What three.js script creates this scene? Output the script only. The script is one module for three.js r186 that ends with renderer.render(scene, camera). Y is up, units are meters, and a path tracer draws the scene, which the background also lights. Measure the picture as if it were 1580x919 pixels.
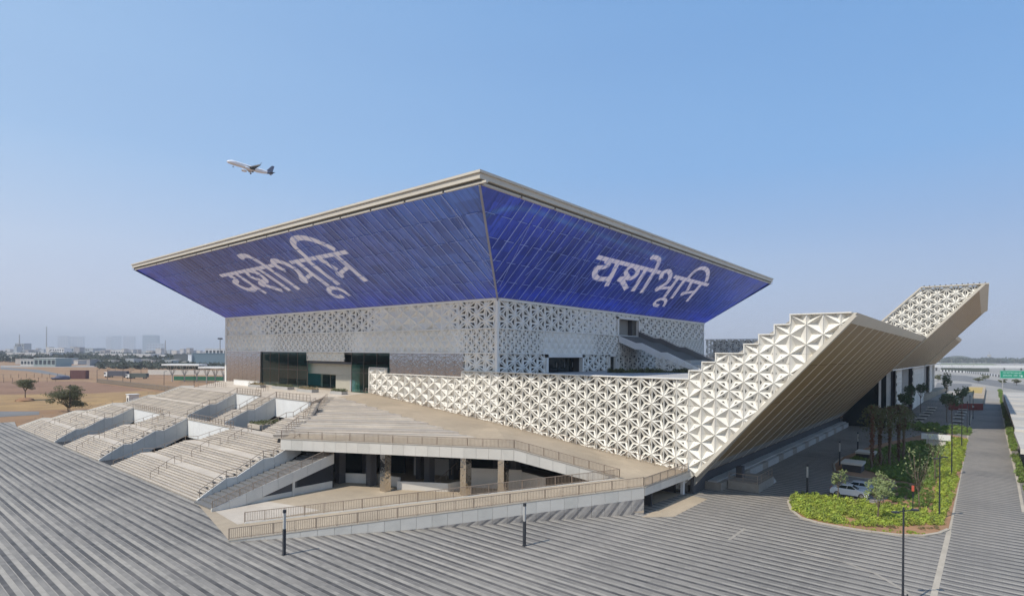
import * as THREE from 'three';
import { mergeGeometries, toCreasedNormals } from 'three/addons/utils/BufferGeometryUtils.js';

// ------------------------------------------------------------------ camera
const scene = new THREE.Scene();
const ROLL = Math.atan(0.00886), FPX = 880, CX = 790, CY = 545;
const FW = new THREE.Vector3(.7694, 0, -.6388), RT = new THREE.Vector3(.6388, 0, .7694), EYE = new THREE.Vector3(0, 18, 0);
const camera = new THREE.PerspectiveCamera(2 * Math.atan(459.5 / FPX) * 180 / Math.PI, 1580 / 919, .5, 30000);
camera.position.copy(EYE);
camera.lookAt(EYE.clone().add(FW));
camera.rotateZ(ROLL);
camera.setViewOffset(1580, 919, 0, -85.5, 1580, 919);
camera.updateMatrixWorld(true);

// value noise used by the sky and the textures
function hash(x, y, s) { let h = Math.imul(x, 374761393) + Math.imul(y, 668265263) + Math.imul(s, 2147483647 - 9973) | 0; h = Math.imul(h ^ h >>> 13, 1274126177); return ((h ^ h >>> 16) >>> 0) / 4294967296; }
function pn(x, y, P, s) { const xi = Math.floor(x), yi = Math.floor(y); let fx = x - xi, fy = y - yi; fx = fx * fx * (3 - 2 * fx); fy = fy * fy * (3 - 2 * fy); const m = k => ((k % P) + P) % P; const a = hash(m(xi), m(yi), s), b = hash(m(xi + 1), m(yi), s), c = hash(m(xi), m(yi + 1), s), e = hash(m(xi + 1), m(yi + 1), s); return a + (b - a) * fx + (c - a) * fy + (a - b - c + e) * fx * fy; }
const fbm = (u, v, P, s) => pn(u * P, v * P, P, s) * .5 + pn(u * P * 2, v * P * 2, P * 2, s + 1) * .28 + pn(u * P * 4, v * P * 4, P * 4, s + 2) * .22;
// ------------------------------------------------------------------ sky, sun, exposure
const SUN = new THREE.Vector3(-2.9, 4.0, -.72).normalize();
{
  const W = 1024, H = 512, d = new Float32Array(W * H * 4);
  const lerp = (a, b, t) => a.map((v, i) => v + (b[i] - v) * t);
  const sd = new THREE.Vector3(SUN.x, 0, SUN.z).normalize();
  for (let y = 0; y < H; y++) for (let x = 0; x < W; x++) {
    const el = ((y + .5) / H - .5) * Math.PI, az = ((x + .5) / W - .5) * 2 * Math.PI;
    const c = Math.cos(az) * sd.x + Math.sin(az) * sd.z;           // 1 towards the sun, -1 away from it
    const t = Math.max(0, Math.min(1, (c + 1) / 2));               // haze grows towards the sun
    const up = Math.max(0, el) / (Math.PI / 2);
    const zen = lerp([.075, .225, .525], [.26, .43, .69], t);
    const mid = lerp([.245, .44, .74], [.49, .63, .81], t);
    const hor = lerp([.45, .485, .585], [.77, .76, .815], t);
    let k = lerp(hor, mid, Math.min(1, Math.pow(up / .19, .8)));
    if (up > .1) k = lerp(k, zen, Math.pow(Math.min(1, (up - .1) / .6), .75));
    if (el < 0) k = lerp(hor, [.22, .2, .18], Math.min(1, -el * 8));
    const n = 1 + .05 * (fbm(x / W, y / H * .5, 9, 401) - .5) + .05 * (1 - Math.min(1, up * 2)) * (pn(x / W * 14, y / H * 60, 14, 403) - .5);
    const i = (y * W + x) * 4; d[i] = k[0] * n; d[i + 1] = k[1] * n; d[i + 2] = k[2] * (1 + (n - 1) * .6); d[i + 3] = 1;
  }
  const t = new THREE.DataTexture(d, W, H, THREE.RGBAFormat, THREE.FloatType);
  t.mapping = THREE.EquirectangularReflectionMapping; t.magFilter = THREE.LinearFilter; t.minFilter = THREE.LinearFilter;
  t.colorSpace = THREE.LinearSRGBColorSpace; t.needsUpdate = true;
  scene.background = t; scene.environment = t;
}
const sun = new THREE.DirectionalLight(new THREE.Color(1, .93, .82), 3.6);
sun.position.copy(SUN).multiplyScalar(400).add(new THREE.Vector3(90, 0, -60));
sun.target.position.set(90, 0, -60); scene.add(sun, sun.target);
sun.castShadow = true; sun.shadow.radius = 1.2; sun.shadow.mapSize.set(4096, 4096);
Object.assign(sun.shadow.camera, { left: -220, right: 220, top: 220, bottom: -220, near: 10, far: 900 });
const renderer = new THREE.WebGLRenderer({ antialias: true });
renderer.toneMapping = THREE.LinearToneMapping;
renderer.toneMappingExposure = 1.15;
renderer.shadowMap.enabled = true;

// ------------------------------------------------------------------ helpers
const V = (x, y, z) => new THREE.Vector3(x, y, z);
function rng(s) { return () => { s |= 0; s = s + 0x6D2B79F5 | 0; let t = Math.imul(s ^ s >>> 15, 1 | s); t = t + Math.imul(t ^ t >>> 7, 61 | t) ^ t; return ((t ^ t >>> 14) >>> 0) / 4294967296; }; }
function ray(px, py) {
  const u = (px - CX) / FPX, v = (py - CY) / FPX, c = Math.cos(ROLL), s = Math.sin(ROLL);
  return FW.clone().addScaledVector(RT, u * c + v * s).addScaledVector(V(0, 1, 0), -(-u * s + v * c));
}
const gp = (px, py, Y = 0) => { const r = ray(px, py); return EYE.clone().addScaledVector(r, (Y - 18) / r.y); };   // survey point on the level Y
const at = (px, D) => { const r = ray(px, 545); r.y = 0; return V(0, 0, 0).addScaledVector(r, D); };               // ground point at a range D
const used = {};
function numbered(n) { const k = used[n] = (used[n] ?? -1) + 1; return k ? n + '_' + String(k).padStart(3, '0') : n; }
function tag(o, label, category, group, kind) { o.userData = {}; if (label) o.userData.label = label; if (category) o.userData.category = category; if (group) o.userData.group = group; if (kind) o.userData.kind = kind; return o; }
function thing(name, label, category, pos = [0, 0, 0], turn = 0, group) { const g = new THREE.Group(); g.name = numbered(name); g.position.set(...pos); g.rotation.y = turn; scene.add(g); return tag(g, label, category, group); }
function copyOf(o, label, pos, turn) { const c = o.clone(); c.name = numbered(o.name.replace(/_\d{3}$/, '')); c.userData = { ...o.userData, label: label || o.userData.label }; c.position.set(...pos); if (turn !== undefined) c.rotation.y = turn; scene.add(c); return c; }
function prep(g) { if (g.index) g = g.toNonIndexed(); for (const k of Object.keys(g.attributes)) if (!['position', 'normal', 'uv'].includes(k)) g.deleteAttribute(k); if (!g.attributes.normal) g.computeVertexNormals(); return g; }
function metreUV(g) {                       // texture coordinates in metres, by the axis each face looks along
  const p = g.attributes.position, n = g.attributes.normal, uv = new Float32Array(p.count * 2);
  for (let i = 0; i < p.count; i += 3) {
    const nx = Math.abs(n.getX(i)), ny = Math.abs(n.getY(i)), nz = Math.abs(n.getZ(i));
    for (let j = i; j < i + 3 && j < p.count; j++) {
      if (ny >= nx && ny >= nz) { uv[2 * j] = p.getZ(j); uv[2 * j + 1] = p.getX(j); }
      else if (nx >= nz) { uv[2 * j] = p.getZ(j); uv[2 * j + 1] = p.getY(j); }
      else { uv[2 * j] = p.getX(j); uv[2 * j + 1] = p.getY(j); }
    }
  }
  g.setAttribute('uv', new THREE.BufferAttribute(uv, 2)); return g;
}
function mesh(name, geos, mat, parent = scene, keepUV) {
  const list = (Array.isArray(geos) ? geos : [geos]).map(prep);
  if (!keepUV) list.forEach(metreUV);
  const g = list.length > 1 ? mergeGeometries(list) : list[0];
  const m = new THREE.Mesh(g, mat); m.name = parent === scene ? numbered(name) : name; m.castShadow = m.receiveShadow = true; parent.add(m); return m;
}
function shared(name, g, mat, parent) { const m = new THREE.Mesh(g, mat); m.name = name; m.castShadow = m.receiveShadow = true; parent.add(m); return m; }
function struct(name, geos, mat, keepUV) { const m = mesh(name, geos, mat, scene, keepUV); m.userData = { kind: 'structure' }; return m; }
function bx(x0, x1, y0, y1, z0, z1) { const g = new THREE.BoxGeometry(Math.abs(x1 - x0), Math.abs(y1 - y0), Math.abs(z1 - z0)); g.translate((x0 + x1) / 2, (y0 + y1) / 2, (z0 + z1) / 2); return g; }
function tri(list) { const g = new THREE.BufferGeometry(); g.setAttribute('position', new THREE.Float32BufferAttribute(list.flatMap(v => [v.x, v.y, v.z]), 3)); g.computeVertexNormals(); g.setAttribute('uv', new THREE.Float32BufferAttribute(new Float32Array(list.length * 2), 2)); return g; }
function quad(a, b, c, d) { return tri([a, b, c, a, c, d]); }
function bar(a, b, w, h = w) {             // square bar between two points
  const L = a.distanceTo(b), g = new THREE.BoxGeometry(w, h, L), m = new THREE.Matrix4(), z = b.clone().sub(a).normalize();
  let up = Math.abs(z.y) > .95 ? V(1, 0, 0) : V(0, 1, 0); const x = up.clone().cross(z).normalize(); up = z.clone().cross(x);
  m.makeBasis(x, up, z); m.setPosition(a.clone().add(b).multiplyScalar(.5)); g.applyMatrix4(m); return g;
}
function rod(a, b, r0, r1 = r0, n = 6) { const L = a.distanceTo(b), g = new THREE.CylinderGeometry(r1, r0, L, n); g.translate(0, L / 2, 0); g.applyQuaternion(new THREE.Quaternion().setFromUnitVectors(V(0, 1, 0), b.clone().sub(a).normalize())); g.translate(a.x, a.y, a.z); return g; }
function slab(poly, y0, y1) {               // plan polygon [[x, z], ...] from y0 to y1
  const s = new THREE.Shape(poly.map(([x, z]) => new THREE.Vector2(x, -z)));
  const g = new THREE.ExtrudeGeometry(s, { depth: y1 - y0, bevelEnabled: false }); g.rotateX(-Math.PI / 2); g.translate(0, y0, 0); return g;
}
function sheet(poly, y) { const g = new THREE.ShapeGeometry(new THREE.Shape(poly.map(([x, z]) => new THREE.Vector2(x, -z)))); g.rotateX(-Math.PI / 2); g.translate(0, y, 0); return g; }
function prismX(zy, x0, x1) {               // section [[z, y], ...] swept along x
  const s = new THREE.Shape(zy.map(([z, y]) => new THREE.Vector2(-z, y)));
  const g = new THREE.ExtrudeGeometry(s, { depth: x1 - x0, bevelEnabled: false }); g.rotateY(Math.PI / 2); g.translate(x0, 0, 0); return g;
}
function wallStrip(a, b, y0a, y1a, y0b, y1b, t = .12, gap = 0) {  // upright panel from a to b (plan x, z), own heights at both ends
  const d = V(b[0] - a[0], 0, b[1] - a[1]), L = d.length(); d.divideScalar(L); const n = V(-d.z, 0, d.x).multiplyScalar(t / 2);
  const A = V(a[0], 0, a[1]).addScaledVector(d, gap), B = V(b[0], 0, b[1]).addScaledVector(d, -gap);
  const P = (q, y, s) => V(q.x + n.x * s, y, q.z + n.z * s);
  const f = [P(A, y0a, 1), P(B, y0b, 1), P(B, y1b, 1), P(A, y1a, 1)], k = [P(A, y0a, -1), P(B, y0b, -1), P(B, y1b, -1), P(A, y1a, -1)];
  return mergeGeometries([quad(...f), quad(k[1], k[0], k[3], k[2]), quad(f[3], f[2], k[2], k[3]), quad(f[1], f[0], k[0], k[1]), quad(f[0], f[3], k[3], k[0]), quad(f[2], f[1], k[1], k[2])]);
}
function inPoly(x, z, P) { let c = false; for (let i = 0, j = P.length - 1; i < P.length; j = i++) if ((P[i][1] > z) !== (P[j][1] > z) && x < (P[j][0] - P[i][0]) * (z - P[i][1]) / (P[j][1] - P[i][1]) + P[i][0]) c = !c; return c; }
const pix = (list, Y = 0) => list.map(([a, b]) => { const q = gp(a, b, Y); return [q.x, q.z]; });

// ------------------------------------------------------------------ procedural textures
function tex(N, metres, fn, srgb = true) {
  const d = new Uint8Array(N * N * 4), e = v => { v = Math.max(0, Math.min(1, v)); return 255 * (srgb ? (v <= .0031308 ? v * 12.92 : 1.055 * Math.pow(v, 1 / 2.4) - .055) : v); };
  for (let y = 0; y < N; y++) for (let x = 0; x < N; x++) { const k = fn((x + .5) / N, (y + .5) / N), i = (y * N + x) * 4; d[i] = e(k[0]); d[i + 1] = e(k[1]); d[i + 2] = e(k[2]); d[i + 3] = 255; }
  const t = new THREE.DataTexture(d, N, N); t.wrapS = t.wrapT = THREE.RepeatWrapping; t.magFilter = THREE.LinearFilter; t.minFilter = THREE.LinearMipmapLinearFilter; t.generateMipmaps = true; t.anisotropy = 8;
  t.repeat.set(1 / metres, 1 / metres); if (srgb) t.colorSpace = THREE.SRGBColorSpace; t.needsUpdate = true; return t;
}
const mix = (a, b, t) => [a[0] + (b[0] - a[0]) * t, a[1] + (b[1] - a[1]) * t, a[2] + (b[2] - a[2]) * t];
// granite setts: cells of 0.3 x 0.6 m laid in courses, each with its own tone
function sett(base, amp, seed, dust) {
  return tex(1024, 24, (u, v) => {
    const X = u * 24, Y = v * 24, r = Math.floor(Y / .3), off = (r % 2) * .3, c = Math.floor((X + off) / .6) % 40;
    const tone = hash(c, r, seed) - .5, w = (fbm(u, v, 4, seed + 7) - .5) * 1.1, g = hash(Math.floor(u * 1024), Math.floor(v * 1024), seed + 3) - .5;
    const fy = Y / .3 - r, fx = ((X + off) / .6) % 1, j = fy < .07 || fx < .035 ? .82 : 1;
    const k = (1 + amp * tone + .55 * w + .14 * g) * j; return mix(base.map(b => b * k), dust, Math.max(0, .2 + 1.5 * w) * .6);
  });
}
function grime(base, N, metres, P, amp, seed, second) { return tex(N, metres, (u, v) => { const w = fbm(u, v, P, seed) - .5, g = hash(Math.floor(u * N), Math.floor(v * N), seed + 3) - .5, q = fbm(u, v, P * 6, seed + 11) - .5; const k = 1 + amp * w + amp * .5 * q + amp * .25 * g; return mix(base.map(b => b * k), second || base, Math.max(0, Math.min(1, .35 + 1.4 * (fbm(u, v, 3, seed + 31) - .5))) * (second ? .6 : 0)); }); }
function mat(color, rough = .85, o = {}) { const m = new THREE.MeshStandardMaterial({ roughness: rough, side: THREE.DoubleSide, ...o }); if (Array.isArray(color)) m.color.setRGB(...color); else if (color && color.isTexture) m.map = color; return m; }
const M = {
  settLight: mat(sett([.305, .28, .245], .24, 11, [.36, .32, .265]), .75), settMid: mat(sett([.205, .19, .172], .3, 23, [.29, .26, .22]), .75), settDark: mat(sett([.088, .082, .078], .5, 37, [.18, .16, .14]), .7),
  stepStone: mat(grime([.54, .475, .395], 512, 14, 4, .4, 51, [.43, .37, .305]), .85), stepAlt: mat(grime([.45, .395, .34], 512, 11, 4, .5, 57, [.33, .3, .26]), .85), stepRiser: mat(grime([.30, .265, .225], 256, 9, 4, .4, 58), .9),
  beige: mat(grime([.40, .325, .235], 512, 22, 5, .42, 61, [.335, .275, .205]), .9), kerb: mat(grime([.42, .37, .30], 256, 7, 4, .3, 63), .85),
  panel: mat(grime([.68, .645, .58], 512, 17, 5, .2, 71, [.57, .53, .47]), .45), panelB: mat(grime([.62, .59, .53], 512, 13, 5, .24, 72, [.52, .485, .43]), .5), white: mat(grime([.80, .79, .76], 256, 9, 4, .12, 73), .6),
  grc: mat(grime([.76, .73, .66], 512, 15, 5, .2, 75, [.66, .625, .55]), .7), grcB: mat(grime([.86, .83, .765], 512, 15, 5, .12, 76, [.80, .765, .69]), .75),
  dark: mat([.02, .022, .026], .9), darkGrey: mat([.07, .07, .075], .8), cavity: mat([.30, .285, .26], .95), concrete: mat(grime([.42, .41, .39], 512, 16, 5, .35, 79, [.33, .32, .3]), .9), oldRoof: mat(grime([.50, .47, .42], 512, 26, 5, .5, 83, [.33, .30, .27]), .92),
  fascia: mat(grime([.60, .55, .46], 256, 20, 4, .18, 85, [.53, .485, .40]), .45), fasciaDark: mat([.12, .11, .09], .7), hip: mat([.33, .32, .37], .5),
  soffit: mat(grime([.30, .20, .09], 512, 40, 4, .2, 87, [.26, .17, .075]), .45), soffitB: mat(grime([.285, .19, .085], 512, 40, 4, .2, 88, [.25, .165, .072]), .45), joint: mat([.86, .80, .68], .6),
  rail: mat([.34, .265, .205], .5, { metalness: .3 }), metal: mat([.5, .5, .5], .35, { metalness: .8 }), mullion: mat([.55, .55, .55], .4, { metalness: .5 }),
  pole: mat([.03, .033, .04], .45), glow: mat([.42, .41, .39], .4), brown: mat([.11, .075, .05], .9),
  soil: mat(grime([.34, .19, .105], 512, 9, 5, .55, 91, [.27, .165, .09]), .98), field: mat(grime([.27, .155, .08], 1024, 140, 7, .6, 93, [.33, .215, .115]), 1), asphalt: mat(grime([.16, .158, .155], 512, 30, 5, .3, 95, [.2, .19, .18]), .95), paleGround: mat(grime([.33, .305, .275], 512, 120, 5, .45, 97, [.25, .235, .21]), 1), turf: mat(grime([.13, .17, .07], 256, 60, 5, .5, 99, [.2, .19, .1]), 1),
  ledBack: mat([.045, .07, .24], .7), truss: mat([.33, .41, .76], .55), red: mat(grime([.22, .035, .03], 256, 9, 4, .3, 101), .7), rust: mat(grime([.17, .07, .06], 256, 9, 4, .3, 102), .8),
  kerbDull: mat(grime([.30, .27, .23], 256, 7, 4, .3, 64), .85),
  bark: mat(grime([.15, .11, .08], 256, 2, 4, .7, 103, [.2, .15, .11]), .95), shag: mat([.13, .075, .045], .95),
};
function leafMat(c, tr = .35) { const m = new THREE.MeshPhysicalMaterial({ roughness: .8, side: THREE.DoubleSide, transmission: tr, thickness: 0, vertexColors: false }); m.color.setRGB(...c); return m; }
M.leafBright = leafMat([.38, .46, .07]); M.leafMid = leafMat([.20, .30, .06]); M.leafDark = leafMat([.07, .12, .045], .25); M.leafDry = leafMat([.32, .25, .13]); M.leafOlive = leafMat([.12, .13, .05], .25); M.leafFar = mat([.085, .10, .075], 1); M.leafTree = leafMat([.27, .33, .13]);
{ // wavy mirror cladding
  const t = tex(256, 6, (u, v) => { const k = .5 + .9 * (fbm(u, v, 9, 131) - .5) + .35 * (fbm(u, v, 26, 133) - .5); return [k, k, k]; }, false);
  M.mirror = mat([.66, .66, .67], .13, { metalness: 1, bumpMap: t, bumpScale: .018 });
  const t2 = tex(256, 9, (u, v) => { const k = fbm(u, v, 3, 137); return [k, k, k]; }, false);
  M.mirrorFlat = mat([.72, .72, .73], .07, { metalness: 1, bumpMap: t2, bumpScale: .03 });
  M.chrome = mat([.62, .58, .53], .12, { metalness: 1, bumpMap: t, bumpScale: .05 });
  M.glass = new THREE.MeshPhysicalMaterial({ transmission: 1, thickness: 0, roughness: .02, ior: 1.45, side: THREE.DoubleSide }); M.glass.color.setRGB(.38, .62, .61);
  M.clear = new THREE.MeshPhysicalMaterial({ transmission: 1, thickness: 0, roughness: .02, ior: 1.5, side: THREE.DoubleSide }); M.clear.color.setRGB(.62, .8, .78);
  M.darkGlass = mat([.012, .022, .026], .06);
}

// ------------------------------------------------------------------ ground
struct('ground', sheet([[-6000, 6000], [14000, 6000], [14000, -14000], [-6000, -14000]].map(([x, z]) => [x, z]), -.12), M.field);
struct('pale_ground', sheet(pix([[1440, 556.2], [1600, 556.8], [1600, 640], [1380, 700], [1380, 600]]).concat([]), -.06), M.paleGround);
struct('airfield_turf', sheet(pix([[1441, 560.2], [1533, 560.9], [1545, 564.6], [1441, 564.8]]), -.03), M.turf);
{
  // striped granite plaza: light sheet with dark and mid courses lying on it
  const plaza = struct('plaza', sheet([[-12, 70], [300, 70], [300, -32], [150, -32], [72, -30], [72, -74], [28.3, -74], [28.3, -172], [30, -185], [-12, -185]], 0), M.settLight);
  plaza.name = 'plaza';
  const gD = {}, course = (x, w, z0, z1, y, m, n) => { const k = [w, z0, z1].join(); gD[k] ??= metreUV(prep(bx(0, w, -.05, 0, z0, z1))); const o = shared(n, gD[k], m, plaza); o.position.set(x, y, 0); };
  for (let k = -34; k < 72; k++) {
    const x = 28.57 + 1.17 * k, z0 = x < 28.2 ? -185 : x < 72 ? -74 : -31;
    course(x, .33, z0, 70, .008, M.settDark, 'dark_course');
    course(x + .72, .40, z0, 70, .004, M.settMid, 'mid_course');
  }
  const far = []; for (let k = 72; k < 230; k++) far.push(bx(28.57 + 1.17 * k, 28.57 + 1.17 * k + .5, -.05, .008, -31, 8));
  mesh('far_courses', far, M.settDark, plaza).userData = { kind: 'stuff' };
  // pale stone lines let into the paving
  const line = (list, w) => { const g = []; for (let i = 0; i + 1 < list.length; i++) { const a = gp(...list[i]), b = gp(...list[i + 1]); a.y = b.y = -.01; g.push(bar(a, b, w, .05)); } return g; };
  struct('path_edge', [...line([[1440, 925], [1465, 820]], .42), ...line([[1465, 820], [1495, 668], [1500, 640]], .3)], M.kerb);
  struct('path_edge_right', line([[1580, 790], [1572, 746], [1553, 668], [1540, 600]], .3), M.kerb);
  struct('paving_line', [...line([[1125, 833], [1150, 815]], .3), ...line([[1240, 850], [1300, 866], [1350, 884], [1395, 910], [1420, 930]], .3)], M.kerbDull);
  struct('beige_paving', sheet(pix([[990, 798], [1062, 763], [1092, 770], [1040, 797]]), .016), M.beige);
}

// ------------------------------------------------------------------ perforated star lattice
// One panel of the triangulated screen: every triangle is a three-sided dish; its facets are pierced where the screen opens.
function clipPoly(poly, f) { const out = []; for (let i = 0; i < poly.length; i++) { const a = poly[i], b = poly[(i + 1) % poly.length], fa = f(a), fb = f(b); if (fa >= 0) out.push(a); if ((fa >= 0) !== (fb >= 0)) { const t = fa / (fa - fb); out.push(a.map((v, k) => v + (b[k] - v) * t)); } } return out; }
function latticePanel(o, u0, u1, y0, y1, clips = []) {
  const { w, s, base, uBase, depth, hole, map } = o, pos = [];
  const cl = [q => q[0] - u0, q => u1 - q[0], q => q[1] - y0, q => y1 - q[1], ...clips];
  const emit = poly => { let p = poly; for (const f of cl) { p = clipPoly(p, f); if (p.length < 3) return; } for (let i = 1; i + 1 < p.length; i++) for (const k of [0, i, i + 1]) pos.push(map(p[k][0], p[k][1], p[k][2])); };
  const facet = (a, b, c, h) => {
    h *= .74;
    if (h < .12) return emit([a, b, c]);
    const g = [0, 1, 2].map(k => (a[k] + b[k] + c[k]) / 3), S = p => p.map((v, k) => g[k] + (v - g[k]) * h), D = p => [p[0], p[1], p[2] - .16];
    const P = [a, b, c], Q = P.map(S);
    for (let i = 0; i < 3; i++) { const j = (i + 1) % 3; emit([P[i], P[j], Q[j], Q[i]]); emit([Q[i], Q[j], D(Q[j]), D(Q[i])]); }
  };
  const i0 = Math.floor((u0 - uBase) / w + 1e-6), i1 = Math.ceil((u1 - uBase) / w - 1e-6);
  for (let i = i0; i < i1; i++) {
    const xl = uBase + i * w, xr = xl + w, pl = ((i % 2) + 2) % 2 ? .5 : 0, pr = .5 - pl;
    const k0 = Math.floor((y0 - base) / s) - 2, k1 = Math.ceil((y1 - base) / s) + 2;
    for (let k = k0; k < k1; k++) for (const t of [0, 1]) {
      const tr = t ? [[xr, base + (k + pr) * s, 0], [xr, base + (k + pr + 1) * s, 0], [xl, base + (k + pr + .5) * s, 0]]
        : [[xl, base + (k + pl) * s, 0], [xr, base + (k + pl + .5) * s, 0], [xl, base + (k + pl + 1) * s, 0]];
      const cy = (tr[0][1] + tr[1][1] + tr[2][1]) / 3, cx = (tr[0][0] + tr[1][0] + tr[2][0]) / 3;
      if (cy + s < y0 || cy - s > y1) continue;
      const h = hole(cx, cy), kk = hash(i + 100, k * 2 + t + 200, 5);
      const sh = h < .12 ? .2 : 0;                                   // closed dishes lean towards one corner
      const c = [cx + (tr[2][0] - cx) * sh, cy + (tr[kk > .5 ? 0 : 1][1] - cy) * sh, -depth * (h < .12 ? o.shut ?? .8 : 1)];
      for (let e = 0; e < 3; e++) facet(tr[e], tr[(e + 1) % 3], c, h);
    }
  }
  if (!pos.length) return null;
  return tri(pos);
}
function tidy(g) { return g && metreUV(prep(g)); }

// ------------------------------------------------------------------ convention hall
const XC = 71.5, ZC = -62.6, XE = 162.5, ZE = -163.6, DECK = 14.4, TERR = 9.5, YT = 27.15, YB = 22.2, YM = 18;
const R0 = 52.6, R1 = 181.4, RZ0 = -49.2, RZ1 = -177, YS = 39.78, YR = 41.1;
const hall = thing('convention_hall', 'vast square hall with blue screens under its flaring roof and star lattice walls', 'convention hall', [0, 0, 0]);
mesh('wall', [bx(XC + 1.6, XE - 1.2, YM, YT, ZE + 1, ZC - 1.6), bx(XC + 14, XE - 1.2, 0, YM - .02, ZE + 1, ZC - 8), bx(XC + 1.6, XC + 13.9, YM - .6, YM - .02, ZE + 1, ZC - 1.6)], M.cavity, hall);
mesh('corner_post', [bx(XC - .05, XC + .38, DECK - 5, YT, ZC - .43, ZC + .05)], M.grcB, hall);
mesh('band_trim', [bx(XC - .08, XC + .5, YB - .09, YB + .09, ZE, ZC - .45), bx(XC - .08, XC + .5, YM - .12, YM + .08, ZE, ZC - .45), bx(XC + .4, XE, YB - .09, YB + .09, ZC - .5, ZC + .08), bx(XC + .4, XE, YM - .09, YM + .09, ZC - .5, ZC + .08), bx(XC + .4, XE, YT - .3, YT + .05, ZC - .5, ZC + .09), bx(XC - .09, XC + .5, YT - .3, YT + .05, ZE, ZC - .45)], M.grcB, hall);
mesh('return_wall', [bx(XE - .4, XE, 0, YT, ZE, ZC), bx(XC, XC + .4, 0, YT, ZE, ZE + .4), bx(XC, XE, 0, YT, ZE - .4, ZE)], M.grcB, hall);
{
  const sw = (v, a, b) => { const t = Math.max(0, Math.min(1, (v - a) / (b - a))); return t * t * (3 - 2 * t); };
  const put = (o, u0, u1, y0, y1, n, clips) => { const step = (u1 - u0) / n; for (let k = 0; k < n; k++) { const g = tidy(latticePanel(o, u0 + k * step, u0 + (k + 1) * step, y0, y1, clips)); if (g) shared('lattice_panel', g, k % 3 === 1 ? M.grcB : M.grcB, hall); } };
  const wL = 2.143, nL = 46, zEnd = ZC - .45, zStart = ZE;
  const stepL = (zEnd - zStart) / nL;
  const L = (hole, w, s, base, depth) => ({ shut: 1.5, w, s, base, uBase: zStart, depth, hole, map: (u, y, n) => V(XC - n * -1 * -1, y, u).setX(XC - n) });
  // left face: closed, then open, then closed towards the corner, open at the corner
  const f1 = (u) => { const t = (u - zStart) / (zEnd - zStart); return .74 * (sw(t, .1, .28) * (1 - sw(t, .62, .74)) + sw(t, .84, .95)); };
  put(L(u => f1(u), stepL, 2.475, YB, .5), zStart, zEnd, YB + .09, YT - .3, nL);
  const f2 = u => { const t = (u - zStart) / (zEnd - zStart); return .72 * (sw(t, .2, .3) * (1 - sw(t, .56, .66)) + sw(t, .88, .95)); };
  put(L(u => f2(u), stepL / 2, 2.05, YM, .34), zStart, zEnd, YM + .08, YB - .09, nL);
  put(L(() => .66, stepL, 2.05, YM, .45), -70.5, zEnd, 8, YM - .12, 4);
  // right face
  const nR = 42, stepR = (XE - XC - .4) / nR;
  const R = (hole, w, s, base, depth) => ({ shut: 1.3, w, s, base, uBase: XC + .4, depth, hole, map: (u, y, n) => V(u, y, ZC + n) });
  const g1 = u => { const t = (u - XC) / 91; return .78 * (1 - .35 * sw(t, .18, .3) * (1 - sw(t, .4, .5))); };
  const notDoor = (q) => Math.max(Math.abs(q[0] - 117) - 4.6, 1) > 0 ? 1 : -1;
  const segs = [[XC + .4, 112.2], [122, XE]];
  for (const [a, b] of segs) put(R(g1, stepR, 2.475, YB, .5), a, b, YB + .09, YT - .3, Math.round((b - a) / stepR));
  put(R(g1, stepR, 2.475, YB, .4), 112.2, 122, 26, YT - .3, 4);
  const g2 = u => { const t = (u - XC) / 91; return .74 * (1 - sw(t, .12, .17) * (1 - sw(t, .3, .36))); };
  put(R(g2, stepR / 2, 2.05, YM, .36), XC + .4, XE, YM + .09, YB - .09, nR);
  const g3 = () => .76;
  put(R(g3, stepR, 2.3, DECK, .5), XC + .4, 85.6, DECK, YM - .09, 7);
  put(R(g3, stepR, 2.3, DECK, .3), 85.6, 97.6, 17.55, YM - .09, 5);
  put(R(g3, stepR, 2.3, DECK, .5), 97.6, 108.4, DECK, YM - .09, 5);
  put(R(g3, stepR, 2.3, DECK, .5), 111.2, XE, DECK, YM - .09, 24);
}
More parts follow.
